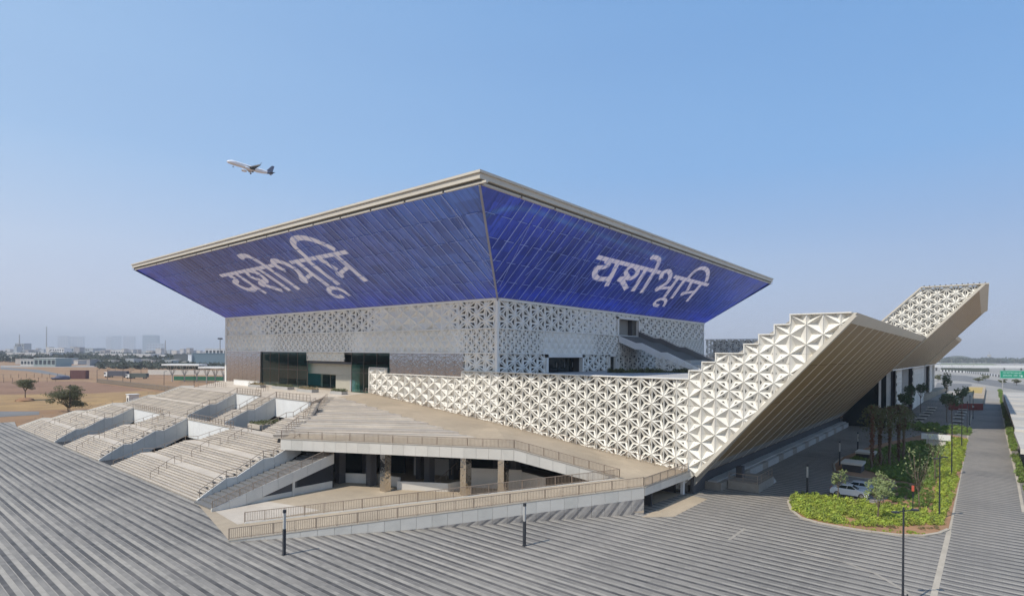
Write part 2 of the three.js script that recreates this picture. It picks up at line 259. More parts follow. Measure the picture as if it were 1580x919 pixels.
{ // openings of the right face
  mesh('door_recess', [bx(85.6, 97.6, DECK, DECK + .04, ZC - 4, ZC), bx(85.6, 97.6, DECK, 17.5, ZC - 4.2, ZC - 4), bx(85.4, 85.7, DECK, 17.6, ZC - 4, ZC), bx(97.5, 97.8, DECK, 17.6, ZC - 4, ZC)], M.darkGrey, hall);
  mesh('door_frame', [bx(85.2, 85.8, DECK, 17.9, ZC - .6, ZC + .25), bx(97.4, 98, DECK, 17.9, ZC - .6, ZC + .25), bx(85.2, 98, 17.3, 17.92, ZC - .6, ZC + .25), bx(108.1, 108.5, DECK, 17.9, ZC - .6, ZC + .2), bx(111.1, 111.5, DECK, 17.9, ZC - .6, ZC + .2), bx(108.1, 111.5, 17.5, 17.9, ZC - .6, ZC + .2)], M.grcB, hall);
  for (let k = 0; k < 4; k++) { const d = mesh('door', bx(86.2 + k * 2.8, 88.8 + k * 2.8, DECK + .05, 17.1, ZC - 1.9, ZC - 1.8), M.darkGlass, hall); mesh('handle', bx(88.3 + k * 2.8, 88.4 + k * 2.8, 15.3, 16.3, ZC - 1.78, ZC - 1.7), M.metal, d); }
  for (let k = 0; k < 3; k++) mesh('glass_door', bx(108.6 + k * .85, 109.35 + k * .85, DECK + .05, 17.4, ZC - .55, ZC - .45), M.darkGlass, hall);
  mesh('stair_opening', [bx(112.3, 121.9, 22.2, 26, ZC - 5, ZC - 4.9), bx(112.3, 112.5, 22.2, 26, ZC - 5, ZC - .5), bx(112.3, 121.9, 22.15, 22.25, ZC - 5, ZC), bx(119.6, 119.9, 22.2, 26, ZC - 5, ZC - .6)], M.darkGrey, hall);
  mesh('opening_frame', [bx(111.9, 112.4, 22.2, 26.3, ZC - .6, ZC + .15), bx(121.8, 122.3, 22.2, 26.3, ZC - .6, ZC + .15), bx(111.9, 122.3, 25.9, 26.35, ZC - .6, ZC + .15)], M.grcB, hall);
}
{ // glass front and mirror cladding of the left face
  for (const k of [0, 1, 2, 3, 4, 9, 10, 11]) { const z0 = -143.7 + k * 4.375; mesh('glass_pane', bx(XC + .45, XC + .5, TERR, 13.6, z0 + .04, z0 + 4.33), M.glass, hall); mesh('glass_pane', bx(XC + .45, XC + .5, 13.68, YM - .15, z0 + .04, z0 + 4.33), M.glass, hall); }
  const mm = []; for (const k of [0, 1, 2, 3, 4, 5, 9, 10, 11, 12]) mm.push(bx(XC + .4, XC + .56, TERR, YM - .13, -143.76 + k * 4.375, -143.66 + k * 4.375)); mm.push(bx(XC + .39, XC + .57, 13.6, 13.7, -143.7, -121.9), bx(XC + .39, XC + .57, 13.6, 13.7, -104.3, -91.2));
  mm.forEach(q => mesh('mullion', q, M.fasciaDark, hall));
  for (let k = 0; k < 8; k++) { const z0 = -163.4 + k * 2.46; mesh('mirror_panel', bx(XC + .1, XC + .2, TERR - 3, YM - .13, z0 + .03, z0 + 2.43), M.mirror, hall); }
  for (let k = 0; k < 9; k++) { const z0 = -91.1 + k * 2.288; mesh('mirror_panel', bx(XC + .1, XC + .2, TERR - 3, YM - .13, z0 + .03, z0 + 2.26), M.mirror, hall); }
  mesh('backing', [bx(XC + .6, XC + 1, TERR - 3, YM - .65, -91.1, -63.6), bx(XC + .6, XC + 1, TERR - 3, YM - .65, -163.4, -143.8), bx(XC + .6, XC + 1, 0, TERR - .5, -143.8, -91.1)], M.cavity, hall);
  mesh('lobby_floor', bx(XC + .6, XC + 14, TERR - .3, TERR, -143.7, -91.2), M.beige, hall);
  mesh('lobby_wall', [bx(XC + 8, XC + 8.2, TERR, 17.2, -140, -124), bx(XC + 13.4, XC + 13.9, TERR, YM - .6, -143.7, -91.2), bx(XC + .6, XC + 14, TERR, YM - .62, -144, -143.75), bx(XC + .6, XC + 14, TERR, YM - .62, -91.1, -90.8)], mat([.10, .27, .27], .5), hall);
  // cream vestibule pushed out through the glass
  mesh('vestibule', [bx(XC + 1.6, XC + 9, 12.9, 15.3, -123.5, -103), bx(XC + 1.6, XC + 9, TERR, 12.88, -112, -103), bx(XC + 5, XC + 9, TERR, 12.88, -123.5, -112.02)], mat(grime([.46, .43, .35], 256, 11, 4, .2, 161, [.38, .36, .29]), .8), hall);
  mesh('vestibule_ceiling', bx(XC + .6, XC + 9, 15.32, 15.8, -123.6, -102.9), M.darkGrey, hall);
  mesh('vestibule_door', [bx(XC + 1.52, XC + 1.58, TERR, 12, -106.5, -104.6)], M.mullion, hall);
  for (let k = 0; k < 3; k++) mesh('entrance_door', bx(XC + 4.9, XC + 4.96, TERR, 12.5, -122.6 + k * 3.4, -119.5 + k * 3.4), M.darkGlass, hall);
  { const o = { w: 1.1, s: 1.4, base: 15.9, uBase: -122, depth: .3, map: (u, y, n) => V(XC + .3 - n, y, u), hole: () => .4 }; for (let k = 0; k < 5; k++) { const g = tidy(latticePanel(o, -122 + k * 3, -119 + k * 3, 15.9, YM - .16)); shared('lattice_panel', g, M.grc, hall); } }
}
{ // roof
  const roof = mesh('roof', [bx(R0 + .7, R1 - .7, YR - .5, YR - .1, RZ1 + .7, RZ0 - .7), slabRing(XC + 4, R0 + 2, 28, YR - 1)], M.fascia, hall);
  function slabRing() { return bx(XC + 2, XE - 2, YT, YR - .5, ZE + 2, ZC - 2); }
  const ring = (o, y0, y1, t) => [bx(R0 - o, R0 - o + t, y0, y1, RZ1 - o, RZ0 + o), bx(R1 + o - t, R1 + o, y0, y1, RZ1 - o, RZ0 + o), bx(R0 - o + t, R1 + o - t, y0, y1, RZ0 + o - t, RZ0 + o), bx(R0 - o + t, R1 + o - t, y0, y1, RZ1 - o, RZ1 - o + t)];
  mesh('fascia', [...ring(0, YS + .28, YR - .32, .8), ...ring(.22, YR - .32, YR, 1.2)], M.fascia, roof);
  mesh('fascia_gutter', [...ring(-.35, YS - .02, YS + .28, .5)], M.fasciaDark, roof);
  for (let k = 0; k < 16; k++) { const a = k / 15; mesh('edge_rail', bx(R0 + .3, R0 + .7, YS - .28, YS - .02, RZ1 + 1 + a * 120, RZ1 + 1 + a * 120 + 7.6), M.fascia, roof); mesh('edge_rail', bx(R0 + 1 + a * 120, R0 + 8.6 + a * 120, YS - .28, YS - .02, RZ0 - .7, RZ0 - .3), M.fascia, roof); }
}
// ------------------------------------------------------------------ media screens under the roof
const GLYPH = (g, X, Y, sx, sy) => {         // the hall's Devanagari name, u in metres along the edge, v in metres up the slope
  const P = (u, v) => [X(u), Y(v)];
  const line = (pts, w) => { g.lineWidth = w; g.beginPath(); pts.forEach((p, i) => i ? g.lineTo(...P(...p)) : g.moveTo(...P(...p))); g.stroke(); };
  const curve = (pts, w) => { g.lineWidth = w; g.beginPath(); g.moveTo(...P(...pts[0])); for (let i = 1; i < pts.length - 1; i++) { const a = pts[i], b = pts[i + 1], l = i === pts.length - 2; g.quadraticCurveTo(...P(...a), ...(l ? P(...b) : P((a[0] + b[0]) / 2, (a[1] + b[1]) / 2))); } g.stroke(); };
  const dot = (u, v, r) => { g.beginPath(); g.arc(...P(u, v), r, 0, 7); g.fill(); };
  const w = sx * 1.5, h = sy * .85; g.lineCap = 'butt'; g.lineJoin = 'round';
  line([[89, 12.1], [115.6, 12.3]], h * 1.15);
  curve([[92.4, 11.8], [94.2, 11.6], [94, 10.3], [91.2, 9.9]], w); curve([[91.3, 10.2], [92, 8.1], [96, 7.4], [98.6, 8.5]], w * 1.05); line([[96.6, 12.2], [99.3, 6.3]], w);
  curve([[104.6, 12], [106.6, 11], [106, 9.2], [104, 9.3], [101.8, 8.7]], w); curve([[105.2, 11.6], [102.6, 12.6], [101.2, 11], [102.4, 10], [104, 9.6]], w * .85); dot(102, 8.6, w * .62); line([[102.4, 8.6], [107.4, 6.5]], w);
  line([[108.3, 12], [110.3, 6.3]], w); line([[112.2, 12], [114.3, 6.3]], w);
  curve([[112, 12.2], [111.4, 14], [109.4, 15.6], [106.3, 15.2]], w * .95); dot(106.9, 15.1, w * .55);
  line([[122, 12.2], [142.4, 12.3]], h * 1.15);
  curve([[117.3, 10.8], [115.4, 12.2], [117.2, 13.4], [120, 12.4], [121.6, 10.6], [120.6, 9], [119.4, 8.3]], w); dot(119.7, 8.2, w * .72); line([[119.9, 8.3], [124.6, 9.2]], h); line([[124.4, 12.2], [125.9, 6.3]], w);
  curve([[129.4, 3.6], [129.2, 5.2], [126, 6], [123.4, 4.9], [124.6, 3.4], [127, 3.7]], w * .8);
  line([[128.1, 12.2], [129.8, 6.3]], w);
  curve([[129.2, 12.4], [128.4, 15], [131.6, 16.6], [137, 15.6], [139.6, 13]], w * .95);
  line([[132.2, 12.2], [134.2, 9.3]], w * .95); dot(133.4, 8.3, w * .66); line([[133.2, 8.4], [138.4, 9.6]], h); line([[138.1, 12.2], [139.1, 6.3]], w);
};
function screenTexture(left) {
  const W = 2048, H = 384, c = document.createElement('canvas'); c.width = W; c.height = H; const g = c.getContext('2d'), r = rng(left ? 71 : 72);
  const u0 = left ? RZ1 : R0, uL = left ? RZ0 - RZ1 : R1 - R0, vL = left ? 22.6 : 18.2, X = u => (u - u0) / uL * W, Y = v => H - v / vL * H;
  const gr = g.createLinearGradient(0, 0, W, 0);
  if (left) [[0, '#3248b4'], [.12, '#3b4a98'], [.22, '#454864'], [.5, '#434562'], [.66, '#374684'], [.82, '#3c5ea2'], [1, '#4266a8']].forEach(s => gr.addColorStop(...s));
  else [[0, '#263c9c'], [.12, '#1e3298'], [.3, '#182a74'], [.55, '#1a2868'], [.75, '#1c328c'], [.88, '#2444bc'], [1, '#3254c4']].forEach(s => gr.addColorStop(...s));
  g.fillStyle = gr; g.fillRect(0, 0, W, H);
  const b = g.createLinearGradient(0, H, 0, H * .68); b.addColorStop(0, 'rgba(30,46,155,.9)'); b.addColorStop(.3, left ? 'rgba(42,62,180,.85)' : 'rgba(34,64,205,.95)'); b.addColorStop(.55, left ? 'rgba(42,60,170,.5)' : 'rgba(30,48,180,.6)'); b.addColorStop(1, 'rgba(40,50,170,0)'); g.fillStyle = b; g.fillRect(0, H * .6, W, H * .4);
  for (let k = 0; k < 70; k++) { const x = r() * W, y = r() * H, q = 60 + r() * 220; const rg = g.createRadialGradient(x, y, 0, x, y, q); const cc = r() > .55 ? (left ? '66,62,104' : '24,22,74') : (left ? '52,90,172' : '34,60,184'); rg.addColorStop(0, `rgba(${cc},.19)`); rg.addColorStop(1, `rgba(${cc},0)`); g.fillStyle = rg; g.fillRect(x - q, y - q, 2 * q, 2 * q); }
  if (!left) { g.save(); g.filter = 'none'; for (let k = 0; k < 8; k++) { g.strokeStyle = `rgba(70,130,170,${.09})`; g.lineWidth = 4 + k * 3; g.beginPath(); g.moveTo(X(57), Y(12)); g.quadraticCurveTo(X(58), Y(17), X(68), Y(16.8)); g.lineTo(X(112), Y(15.6)); g.stroke(); } g.restore(); }
  for (let i = 0; i < 54; i++) for (let j = 0; j < 10; j++) { const k = r(); g.fillStyle = k > .5 ? `rgba(110,130,220,${.09 * r()})` : `rgba(6,8,40,${.26 * r()})`; g.fillRect(i / 54 * W, j / 10 * H, W / 54 + 1, H / 10 + 1); }
  // the pixel strips of the screen run up the slope
  for (let x = 0; x < W; x += 4) { g.fillStyle = `rgba(8,8,34,${.15 + .42 * r()})`; g.fillRect(x, 0, 1.6, H); if (r() > .8) { g.fillStyle = 'rgba(120,120,200,.1)'; g.fillRect(x + 2, 0, 2, H); } }
  for (let k = 0; k < 2600; k++) { const x = r() * W, y = r() * H, d = r(); g.fillStyle = d > .35 ? `rgba(8,8,34,${.12 + .3 * r()})` : `rgba(120,140,225,${.05 + .16 * r()})`; g.fillRect(x, y, 1.4 + 1.6 * r(), 12 + 70 * r()); }
  g.strokeStyle = g.fillStyle = left ? '#b8b0b4' : '#b6b0be';
  if (left) { GLYPH(g, u => X((u - 115.7) * .965 - 112.9), v => Y(15.4 + (v - 12.3) * 1.3), W / uL, H / vL); } else GLYPH(g, X, Y, W / uL, H / vL);
  for (let x = 0; x < W; x += 3) { g.fillStyle = 'rgba(30,26,70,.16)'; g.fillRect(x, 0, 1, H); }
  for (let k = 0; k < (left ? 60 : 150); k++) { const e = left ? .03 + .17 * r() : .84 + .13 * r(), v = .15 + .75 * r(); g.fillStyle = `rgba(150,165,225,${.12 + .3 * r()})`; g.fillRect(e * W, v * H, 2.2, 8 + 26 * r()); }
  const t = new THREE.CanvasTexture(c); t.colorSpace = THREE.SRGBColorSpace; t.anisotropy = 8; return t;
}
{
  const hips = { L: (v) => [RZ1 + .6 + (ZE - RZ1 - .6) * (1 - v), RZ0 - .6 + (ZC - RZ0 + .6) * (1 - v)], R: v => [R0 + .6 + (XC - R0 - .6) * (1 - v), R1 - .6 + (XE - R1 + .6) * (1 - v)] };
  const P = { L: (u, v, n = 0) => V(XC + (R0 + .6 - XC) * v - n * .55, YT + (YS - YT) * v - n * .83, u), R: (u, v, n = 0) => V(u, YT + (YS - YT) * v - n * .73, ZC + (RZ0 - .6 - ZC) * v + n * .68) };
  for (const side of ['L', 'R']) {
    const left = side === 'L', u0 = left ? RZ1 : R0, uL = left ? RZ0 - RZ1 : R1 - R0, p = P[side], hp = hips[side];
    const [a0, a1] = hp(0), [b0, b1] = hp(1);
    const sof = mesh('soffit', quad(p(a0, 0, -.35), p(a1, 0, -.35), p(b1, 1, -.35), p(b0, 1, -.35)), M.ledBack, hall);
    const t = screenTexture(left), m = new THREE.MeshStandardMaterial({ roughness: .35, side: THREE.DoubleSide, emissiveMap: t, emissive: new THREE.Color(1, 1, 1), emissiveIntensity: .7 }); m.color.setRGB(.02, .03, .07);
    const nu = 27, nv = 5;
    for (let i = 0; i < nu; i++) for (let j = 0; j < nv; j++) {
      const q0 = u0 + i / nu * uL + .03, q1 = u0 + (i + 1) / nu * uL - .03, v0 = j / nv + .0015, v1 = (j + 1) / nv - .0015;
      let poly = [[q0, v0], [q1, v0], [q1, v1], [q0, v1]];
      poly = clipPoly(poly, s => s[0] - hp(s[1])[0]); poly = clipPoly(poly, s => hp(s[1])[1] - s[0]);
      if (poly.length < 3) continue;
      const pos = [], uv = []; for (let k = 1; k + 1 < poly.length; k++) for (const s of [poly[0], poly[k], poly[k + 1]]) { pos.push(p(s[0], s[1], 0)); uv.push((s[0] - u0) / uL, s[1]); }
      const g = tri(pos); g.setAttribute('uv', new THREE.Float32BufferAttribute(uv, 2)); shared('screen_panel', g, m, sof);
    }
    // frame members that show through the screen
    const seg = (ua, va, ub, vb, w) => { const d = ub - ua; let s = 0, e = 1; for (let k = 0; k <= 40; k++) { const f = k / 40, [x0, x1] = hp(va + (vb - va) * f), u = ua + d * f; if (u < x0 || u > x1) { if (f < .5) s = Math.max(s, f + .03); else e = Math.min(e, f - .03); } } if (e - s < .05) return null; const A = p(ua + d * s, va + (vb - va) * s, .1), B = p(ua + d * e, va + (vb - va) * e, .1); return bar(A, B, w, .06); };
    const rr = rng(left ? 5 : 6); const n = 64;
    for (let i = 1; i < n; i++) { const u = u0 + i / n * uL, near = left ? i / n : 1 - i / n; const g = seg(u, .02, u, .985, .05 + .17 * near * near * (i % 2 ? .45 : 1)); if (g) mesh('truss_member', g, M.truss, sof); }
    for (const v of [.2, .4, .6, .8]) for (let i = 0; i < 36; i++) { const u = u0 + (i + .2) / 36 * uL, s = seg(u, v, u + .6 * uL / 36, v, .11); if (s) mesh('purlin', s, M.truss, sof); }
    for (let i = 0; i < 13; i++) { const f = (left ? .5 : .04) + .46 * rr(), u = u0 + f * uL, s = seg(u, .05 + .3 * rr(), u + (rr() - .5) * 12, .6 + .35 * rr(), .06); if (s) mesh('brace', s, M.truss, sof); }
  }
  mesh('hip_beam', [bar(V(XC - .3, YT - .3, ZC + .3), V(R0 + .5, YS - .35, RZ0 - .5),   .26, .4)], M.hip, hall);
  mesh('soffit_back', [quad(V(XE, YT, ZC), V(XE, YT, ZE), V(R1, YS, RZ1), V(R1, YS, RZ0)), quad(V(XC, YT, ZE), V(XE, YT, ZE), V(R1, YS, RZ1), V(R0, YS, RZ1))], M.ledBack, hall);
  mesh('wall_cap', [bx(XC - .15, XC + .6, YT + .05, YT + .35, ZE, ZC + .1), bx(XC + .6, XE, YT + .05, YT + .35, ZC - .5, ZC + .15)], M.fascia, hall);
}

// ------------------------------------------------------------------ canopy wings
const SLOPE = (22.35 - 2.5) / (28.45 - 11), soffY = z => 2.5 + SLOPE * (z + 28.45), soffZ = y => -28.45 + (y - 2.5) / SLOPE;
const topOf = z => z < -92 ? 14.8 : z < -70.3 ? 13.67 : z < -29.4 ? 14.8 : Math.min(22.71, 14.8 + 1.13 * (Math.floor((z + 29.4 + 1e-6) / 1.72) + 1 - (z > -24.35 ? 1 : 0)));
function soffitStrips(t, x0, x1, n, yLo, yHi, rows) {
  for (let i = 0; i < n; i++) for (let j = 0; j < rows; j++) {
    const xa = x0 + (x1 - x0) * i / n + .02, xb = x0 + (x1 - x0) * (i + 1) / n - .02, ya = yLo + (yHi - yLo) * j / rows + .02, yb = yLo + (yHi - yLo) * (j + 1) / rows - .02, o = .12;
    const a = V(xa, ya, soffZ(ya)), b = V(xb, ya, soffZ(ya)), c = V(xb, yb, soffZ(yb)), d = V(xa, yb, soffZ(yb)), k = V(0, .66 * o, -.75 * o);
    const back = [a, b, c, d].map(q => q.clone().add(k));
    shared('soffit_panel', metreUV(mergeGeometries([quad(a, b, c, d), quad(a, d, back[3], back[0]), quad(b, back[1], back[2], c), quad(a, back[0], back[1], b), quad(d, c, back[2], back[3])])), (i + j) % 2 ? M.soffit : M.soffitB, t);
  }
  for (let i = 0; i <= n; i++) { const x = x0 + (x1 - x0) * i / n; mesh('joint_strip', bar(V(x, yLo, soffZ(yLo) - .025), V(x, yHi, soffZ(yHi) - .025), .2, .1), M.joint, t); }
}
{
  const t = thing('canopy_wing', 'long white lattice wing wall in front, its raised prow over a brown soffit', 'canopy wing');
  const x0 = XC + 1.1;
  const prof = [[-28, 2.7], [-12, 21.3], [-12, 22.4], [-17.5, 22.4], [-17.5, 21.2], [-19.2, 21.2], [-19.2, 20.1], [-20.9, 20.1], [-20.9, 18.9], [-22.6, 18.9], [-22.6, 17.8], [-26, 17.8], [-26, 16.7], [-27.7, 16.7], [-27.7, 15.5], [-29.4, 15.5], [-29.4, 14.38], [ZC + .0, 14.38], [ZC, 0], [-30, 0], [-30, 2.7]].map(([z, y]) => [z - .25 * (z > -29 ? 1 : 0), y]);
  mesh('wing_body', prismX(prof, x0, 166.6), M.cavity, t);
  mesh('roof_deck', [bx(XC + .6, 166.6, 14.4, 14.46, ZC + .3, -29.9)], M.concrete, t);
  const o = { w: 1.72, s: 2.26, base: 14.8, uBase: -29.4, shut: 1.25, depth: .54, map: (u, y, n) => V(XC - .35 - .04 + n, y, u) };
  o.map = (u, y, n) => V(XC - .35 - n, y, u);
  const sw = (v, a, b) => { const q = Math.max(0, Math.min(1, (v - a) / (b - a))); return q * q * (3 - 2 * q); };
  o.hole = (u, y) => { const a = sw(u, -80, -66) * (1 - sw(u, -33, -27)), b = .45 * (1 - sw(u, -92, -86)), c = .5 * Math.exp(-((u + 21) ** 2 + (y - 14) ** 2 / 2) / 18) + .42 * Math.exp(-((u + 26) ** 2 + (y - 15) ** 2) / 9); const e = .86 * (pn(u * .45 + 40, y * .5 + 40, 64, 3) * .35 + .78); return Math.min(.8, Math.max(a, b, c) * e) * (u < -62 && u > -72 ? .8 : 1); };
  const prow = q => q[1] - soffY(q[0]) - .35;
  const nCol = 50;
  for (let i = -40; i < 11; i++) {
    let u0 = -29.4 + 1.72 * i, u1 = u0 + 1.72; if (u1 < -97 || u0 > -11) continue; u0 = Math.max(u0, -97); u1 = Math.min(u1, -10.8);
    const top = topOf((u0 + u1) / 2), lowest = Math.max(-.1 * (u1) - 2.5, u1 > -28.4 ? soffY(u0) : 0, .5);
    for (let y = top; y > lowest; y -= 4.52) { const g = tidy(latticePanel(o, u0 + .012, u1 - .012, Math.max(lowest, y - 4.52) + .012, y - .012, [prow])); if (g) shared('lattice_panel', g, M.grc, t); }
  }
  // copings, stepped top and the end return
  const cop = []; let z = -97; while (z < -11.4) { const h = topOf(z + .05); let e = z; while (e < -11 && topOf(e + .05) === h) e += .05; cop.push(bx(XC - .42, XC + 1.1, h, h + .13, z - .03, Math.min(e, -11.2) + .03)); z = e; }
  for (const [zz, a, b] of [[-29.4, 14.8, 15.93], [-27.68, 15.93, 17.06], [-25.96, 17.06, 18.19], [-22.52, 18.19, 19.32], [-20.8, 19.32, 20.45], [-19.08, 20.45, 21.58], [-17.36, 21.58, 22.71]]) cop.push(bx(XC - .4, XC + 1.1, a + .1, b, zz - .05, zz + .08));
  cop.push(bx(XC - .4, XC + 1.1, 6, 14.8, -97.2, -96.98), bx(XC - .4, XC + 1.1, 13.67, 14.8, -92.1, -91.95));
  mesh('coping', cop, M.grc, t);
  mesh('prow_edge', [bar(V(XC + .1, soffY(-28.45) + .05, -28.45), V(XC + .1, 22.5, soffZ(22.5)), .9, .42)], M.fascia, t);
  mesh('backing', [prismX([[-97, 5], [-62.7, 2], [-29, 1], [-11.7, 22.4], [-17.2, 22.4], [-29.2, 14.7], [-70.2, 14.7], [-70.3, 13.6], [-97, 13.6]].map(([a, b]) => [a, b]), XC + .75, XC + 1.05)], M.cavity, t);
  mesh('fascia', [prismX([[-10.75, 22.78], [-12.2, 22.78], [-12.2, 21.7], [soffZ(21.7), 21.7]], XC + .3, 167.2)], M.fascia, t);
  soffitStrips(t, XC + .55, 167, 16, 2.5, 21.72, 4);
  mesh('base_wall', [bx(XC + .5, 170, 0, 2.6, -29.4, -29)], M.darkGrey, t);
}
{
  const t = thing('canopy_wing', 'farther and higher lattice prow rising above the end of the front wing', 'canopy wing');
  mesh('wing_body', prismX([[-1.6, 34.2], [-11.7, 34.2], [-24, 22.2], [-62, 22.2], [-62, 14.7], [-18.9, 14.7]], 167.8, 264.6), M.cavity, t);
  const o = { w: 1.72, s: 2.26, base: 14.8, uBase: -29.4, depth: .55, map: (u, y, n) => V(166.9 - n, y, u), hole: (u, y) => u < -30 ? .72 : .72 * (.75 + .35 * pn(u * .3 + 40, y * .3 + 40, 64, 9)) };
  const lo = q => q[1] - soffY(q[0]) - .3, hi = q => q[0] > -24 ? 22.5 + (q[0] + 23.8) * .98 - q[1] + (q[1] < 22.5 ? 9 : 0) : 22.5 - q[1];
  for (let i = -20; i < 18; i++) { const u0 = -29.4 + 1.72 * i, u1 = u0 + 1.72; const top = u0 > -24.4 ? 34.6 : 22.5, bot = u0 < -18 ? 14.6 : Math.max(14.6, soffY(u0)); for (let y = top; y > bot; y -= 4.52) { const g = tidy(latticePanel(o, u0 + .012, u1 - .012, Math.max(bot, y - 4.52) + .012, y - .012, [lo, q => Math.max(22.5, 22.5 + (q[0] + 23.8) * .99) - q[1]])); if (g) shared('lattice_panel', g, M.grc, t); } }
  mesh('prow_edge', [bar(V(167, soffY(-18) + .05, -18), V(167, 34.6, soffZ(34.6)), .9, .5), bar(V(167.2, 22.4, -24.1), V(167.2, 34.5, -11.9), .9, .35), bx(166.5, 168, 34.5, 34.75, -11.9, .6)], M.fascia, t);
  mesh('fascia', [prismX([[.6, 34.75], [-1.6, 34.75], [-1.6, 33.6], [soffZ(33.6), 33.6]], 167.4, 265)], M.fascia, t);
  soffitStrips(t, 167.2, 265, 16, 14.6, 33.6, 3);
  mesh('end_edge', [bar(V(265, 14.6, -17.8), V(265, 34.5, soffZ(34.5)), .5, .5)], M.fascia, t);
  mesh('coping', [bx(166.6, 167.6, 22.5, 22.7, -64, -24)], M.grcB, t);
  for (let k = 0; k < 12; k++) mesh('roof_light', bx(167, 167.35, 34.75, 35.0, -11.4 + k * 1.02, -11.15 + k * 1.02), M.pole, t);
}
{
  const t = thing('canopy_wing', 'lowest and farthest canopy section ending in a notch beyond the higher prow', 'canopy wing');
  mesh('wing_body', prismX([[-9.8, 24.8], [-12, 24.8], [-40, 24.8], [-40, 14.7], [-18.9, 14.7]], 265.4, 328), M.cavity, t);
  soffitStrips(t, 265.5, 328, 9, 14.6, 25, 2);
  mesh('fascia', [prismX([[-8, 26], [-10.4, 26], [-10.4, 25], [soffZ(25), 25]], 265.3, 328.4)], M.fascia, t);
}
{ // tall entrance front under the far canopy
  const t = thing('entrance_facade', 'shaded glass entrance front with white fins and lattice piers under the far canopy', 'facade');
  mesh('wall', [bx(170, 372, 0, 14.5, -21.2, -21)], M.darkGrey, t);
  const nx = [[170, 192, 'glass'], [192, 204, 'lat'], [204, 240, 'arch'], [240, 284, 'lat'], [284, 316, 'arch'], [316, 330, 'lat'], [330, 372, 'arch']];
  const o = { w: 1.72, s: 2.26, base: 0, uBase: 170, depth: .5, map: (u, y, n) => V(u, y, -18.9 + n), hole: () => .6 };
  for (const [a, b, k] of nx) {
    if (k === 'lat') { for (let x = a; x < b - .1; x += 4) { const g = tidy(latticePanel(o, x, Math.min(b, x + 4), 0, 14.5)); if (g) shared('lattice_panel', g, M.grcB, t); } }
    else { const n = Math.round((b - a) / (k === 'glass' ? 3.6 : 4.2)); for (let i = 0; i < n; i++) { const x = a + (b - a) * (i + .5) / n, w = (b - a) / n; mesh('glass_pane', bx(x - w / 2 + .3, x + w / 2 - .3, .1, 14.3, -20.6, -20.5), M.darkGlass, t); mesh('fin', bx(x - w / 2 - .2, x - w / 2 + .2, 0, 14.5, -20.6, -20.1), M.white, t); } }
  }
  mesh('lintel', bx(169.6, 372, 14.5, 15.1, -21, -17.6), M.white, t);
  mesh('glass_end', bx(170, 170.15, .1, 14.4, -28.5, -19), M.darkGlass, t);
}

// ------------------------------------------------------------------ terraces and stairs
// far edges of the three lower flights and the near edge of their wells run on a diagonal
const LINE = (x0, z0, x1, z1) => x => z0 + (z1 - z0) * (x - x0) / (x1 - x0);
const LOWER = [[28.3, 0, 31.7, 2.0], [33, 2.0, 36.4, 3.8], [37.8, 3.8, 41.6, 5.6]], UPPER = [[43.2, 5.6, 47.2, 7.4], [48.4, 7.4, 52.5, TERR]];
function hillY(x) { let y = 0; for (const [a, ya, b, yb] of [...LOWER, ...UPPER]) { if (x <= a) return ya; if (x < b) return ya + (yb - ya) * (x - a) / (b - a); y = yb; } return y; }
function flight(label, runs, zNear, zFar, group) {
  const t = thing('outdoor_stairs', label, 'stairs', [0, 0, 0], 0, group);
  let last = null;
  runs.forEach(([a, ya, b, yb], ri) => {
    const n = Math.round((yb - ya) / .2);
    for (let k = 0; k < n; k++) {
      const x0 = a + (b - a) * k / n, x1 = a + (b - a) * (k + 1) / n, y = ya + (yb - ya) * (k + 1) / n, zn = zNear(x0), zf = zFar(x0); if (zn - zf < .4) continue;
      mesh('step', bx(x0, (k === n - 1 && ri < runs.length - 1 ? runs[ri + 1][0] : x1) + (k < n - 1 ? .04 : 0), Math.max(-.1, y - .5 - (k % 2) * .001), y, zf, zn), (k + ri) % 3 === 1 ? M.stepAlt : M.stepStone, t);
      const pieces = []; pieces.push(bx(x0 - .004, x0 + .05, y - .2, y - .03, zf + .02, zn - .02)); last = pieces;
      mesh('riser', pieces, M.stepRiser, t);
    }
  });
  return t;
}
const zC = LINE(28.3, -104, 41.6, -92.4), zB = LINE(28.3, -132, 41.8, -122), zA = LINE(28.3, -170, 41.6, -152), zAu = LINE(41.6, -152, 54.6, -141), zL = LINE(41.5, -74.9, 61.8, -94.3);
flight('widest pale stone stair flight rising from the striped plaza beside the sunken court', LOWER, () => -72.3, zC);
flight('middle pale stone stair flight between the two lower stairwells', LOWER, () => -110.4, zB);
flight('farthest lower stone stair flight along the edge of the dry field', LOWER, () => -138.4, zA);
flight('upper stair flight narrowing to a point beside the seating steps', UPPER, x => zL(x) - .1, () => -86);
flight('narrow upper stair flight between the two upper stairwells', UPPER, () => -99.4, () => -104.8);
flight('wide upper stair flight left of the upper stairwells, nearest the field', UPPER, () => -114.9, x => zAu(x));
struct('terrace', [slab([[41.62, -72.3], [43.2, -74.6], [43.2, -151], [41.62, -152]], 4.8, 5.6), slab([[52.4, -87.6], [60.3, -95.95], [61.8, -94.3], [71.4, -97.1], [71.9, -163], [71.4, -166], [54.6, -141], [52.4, -143]], 8.6, TERR - .004), slab([[39, -72.3], [41.5, -74.9], [41.6, -75], [41.6, -72.3]], 5.9, 6.29)], M.stepStone);
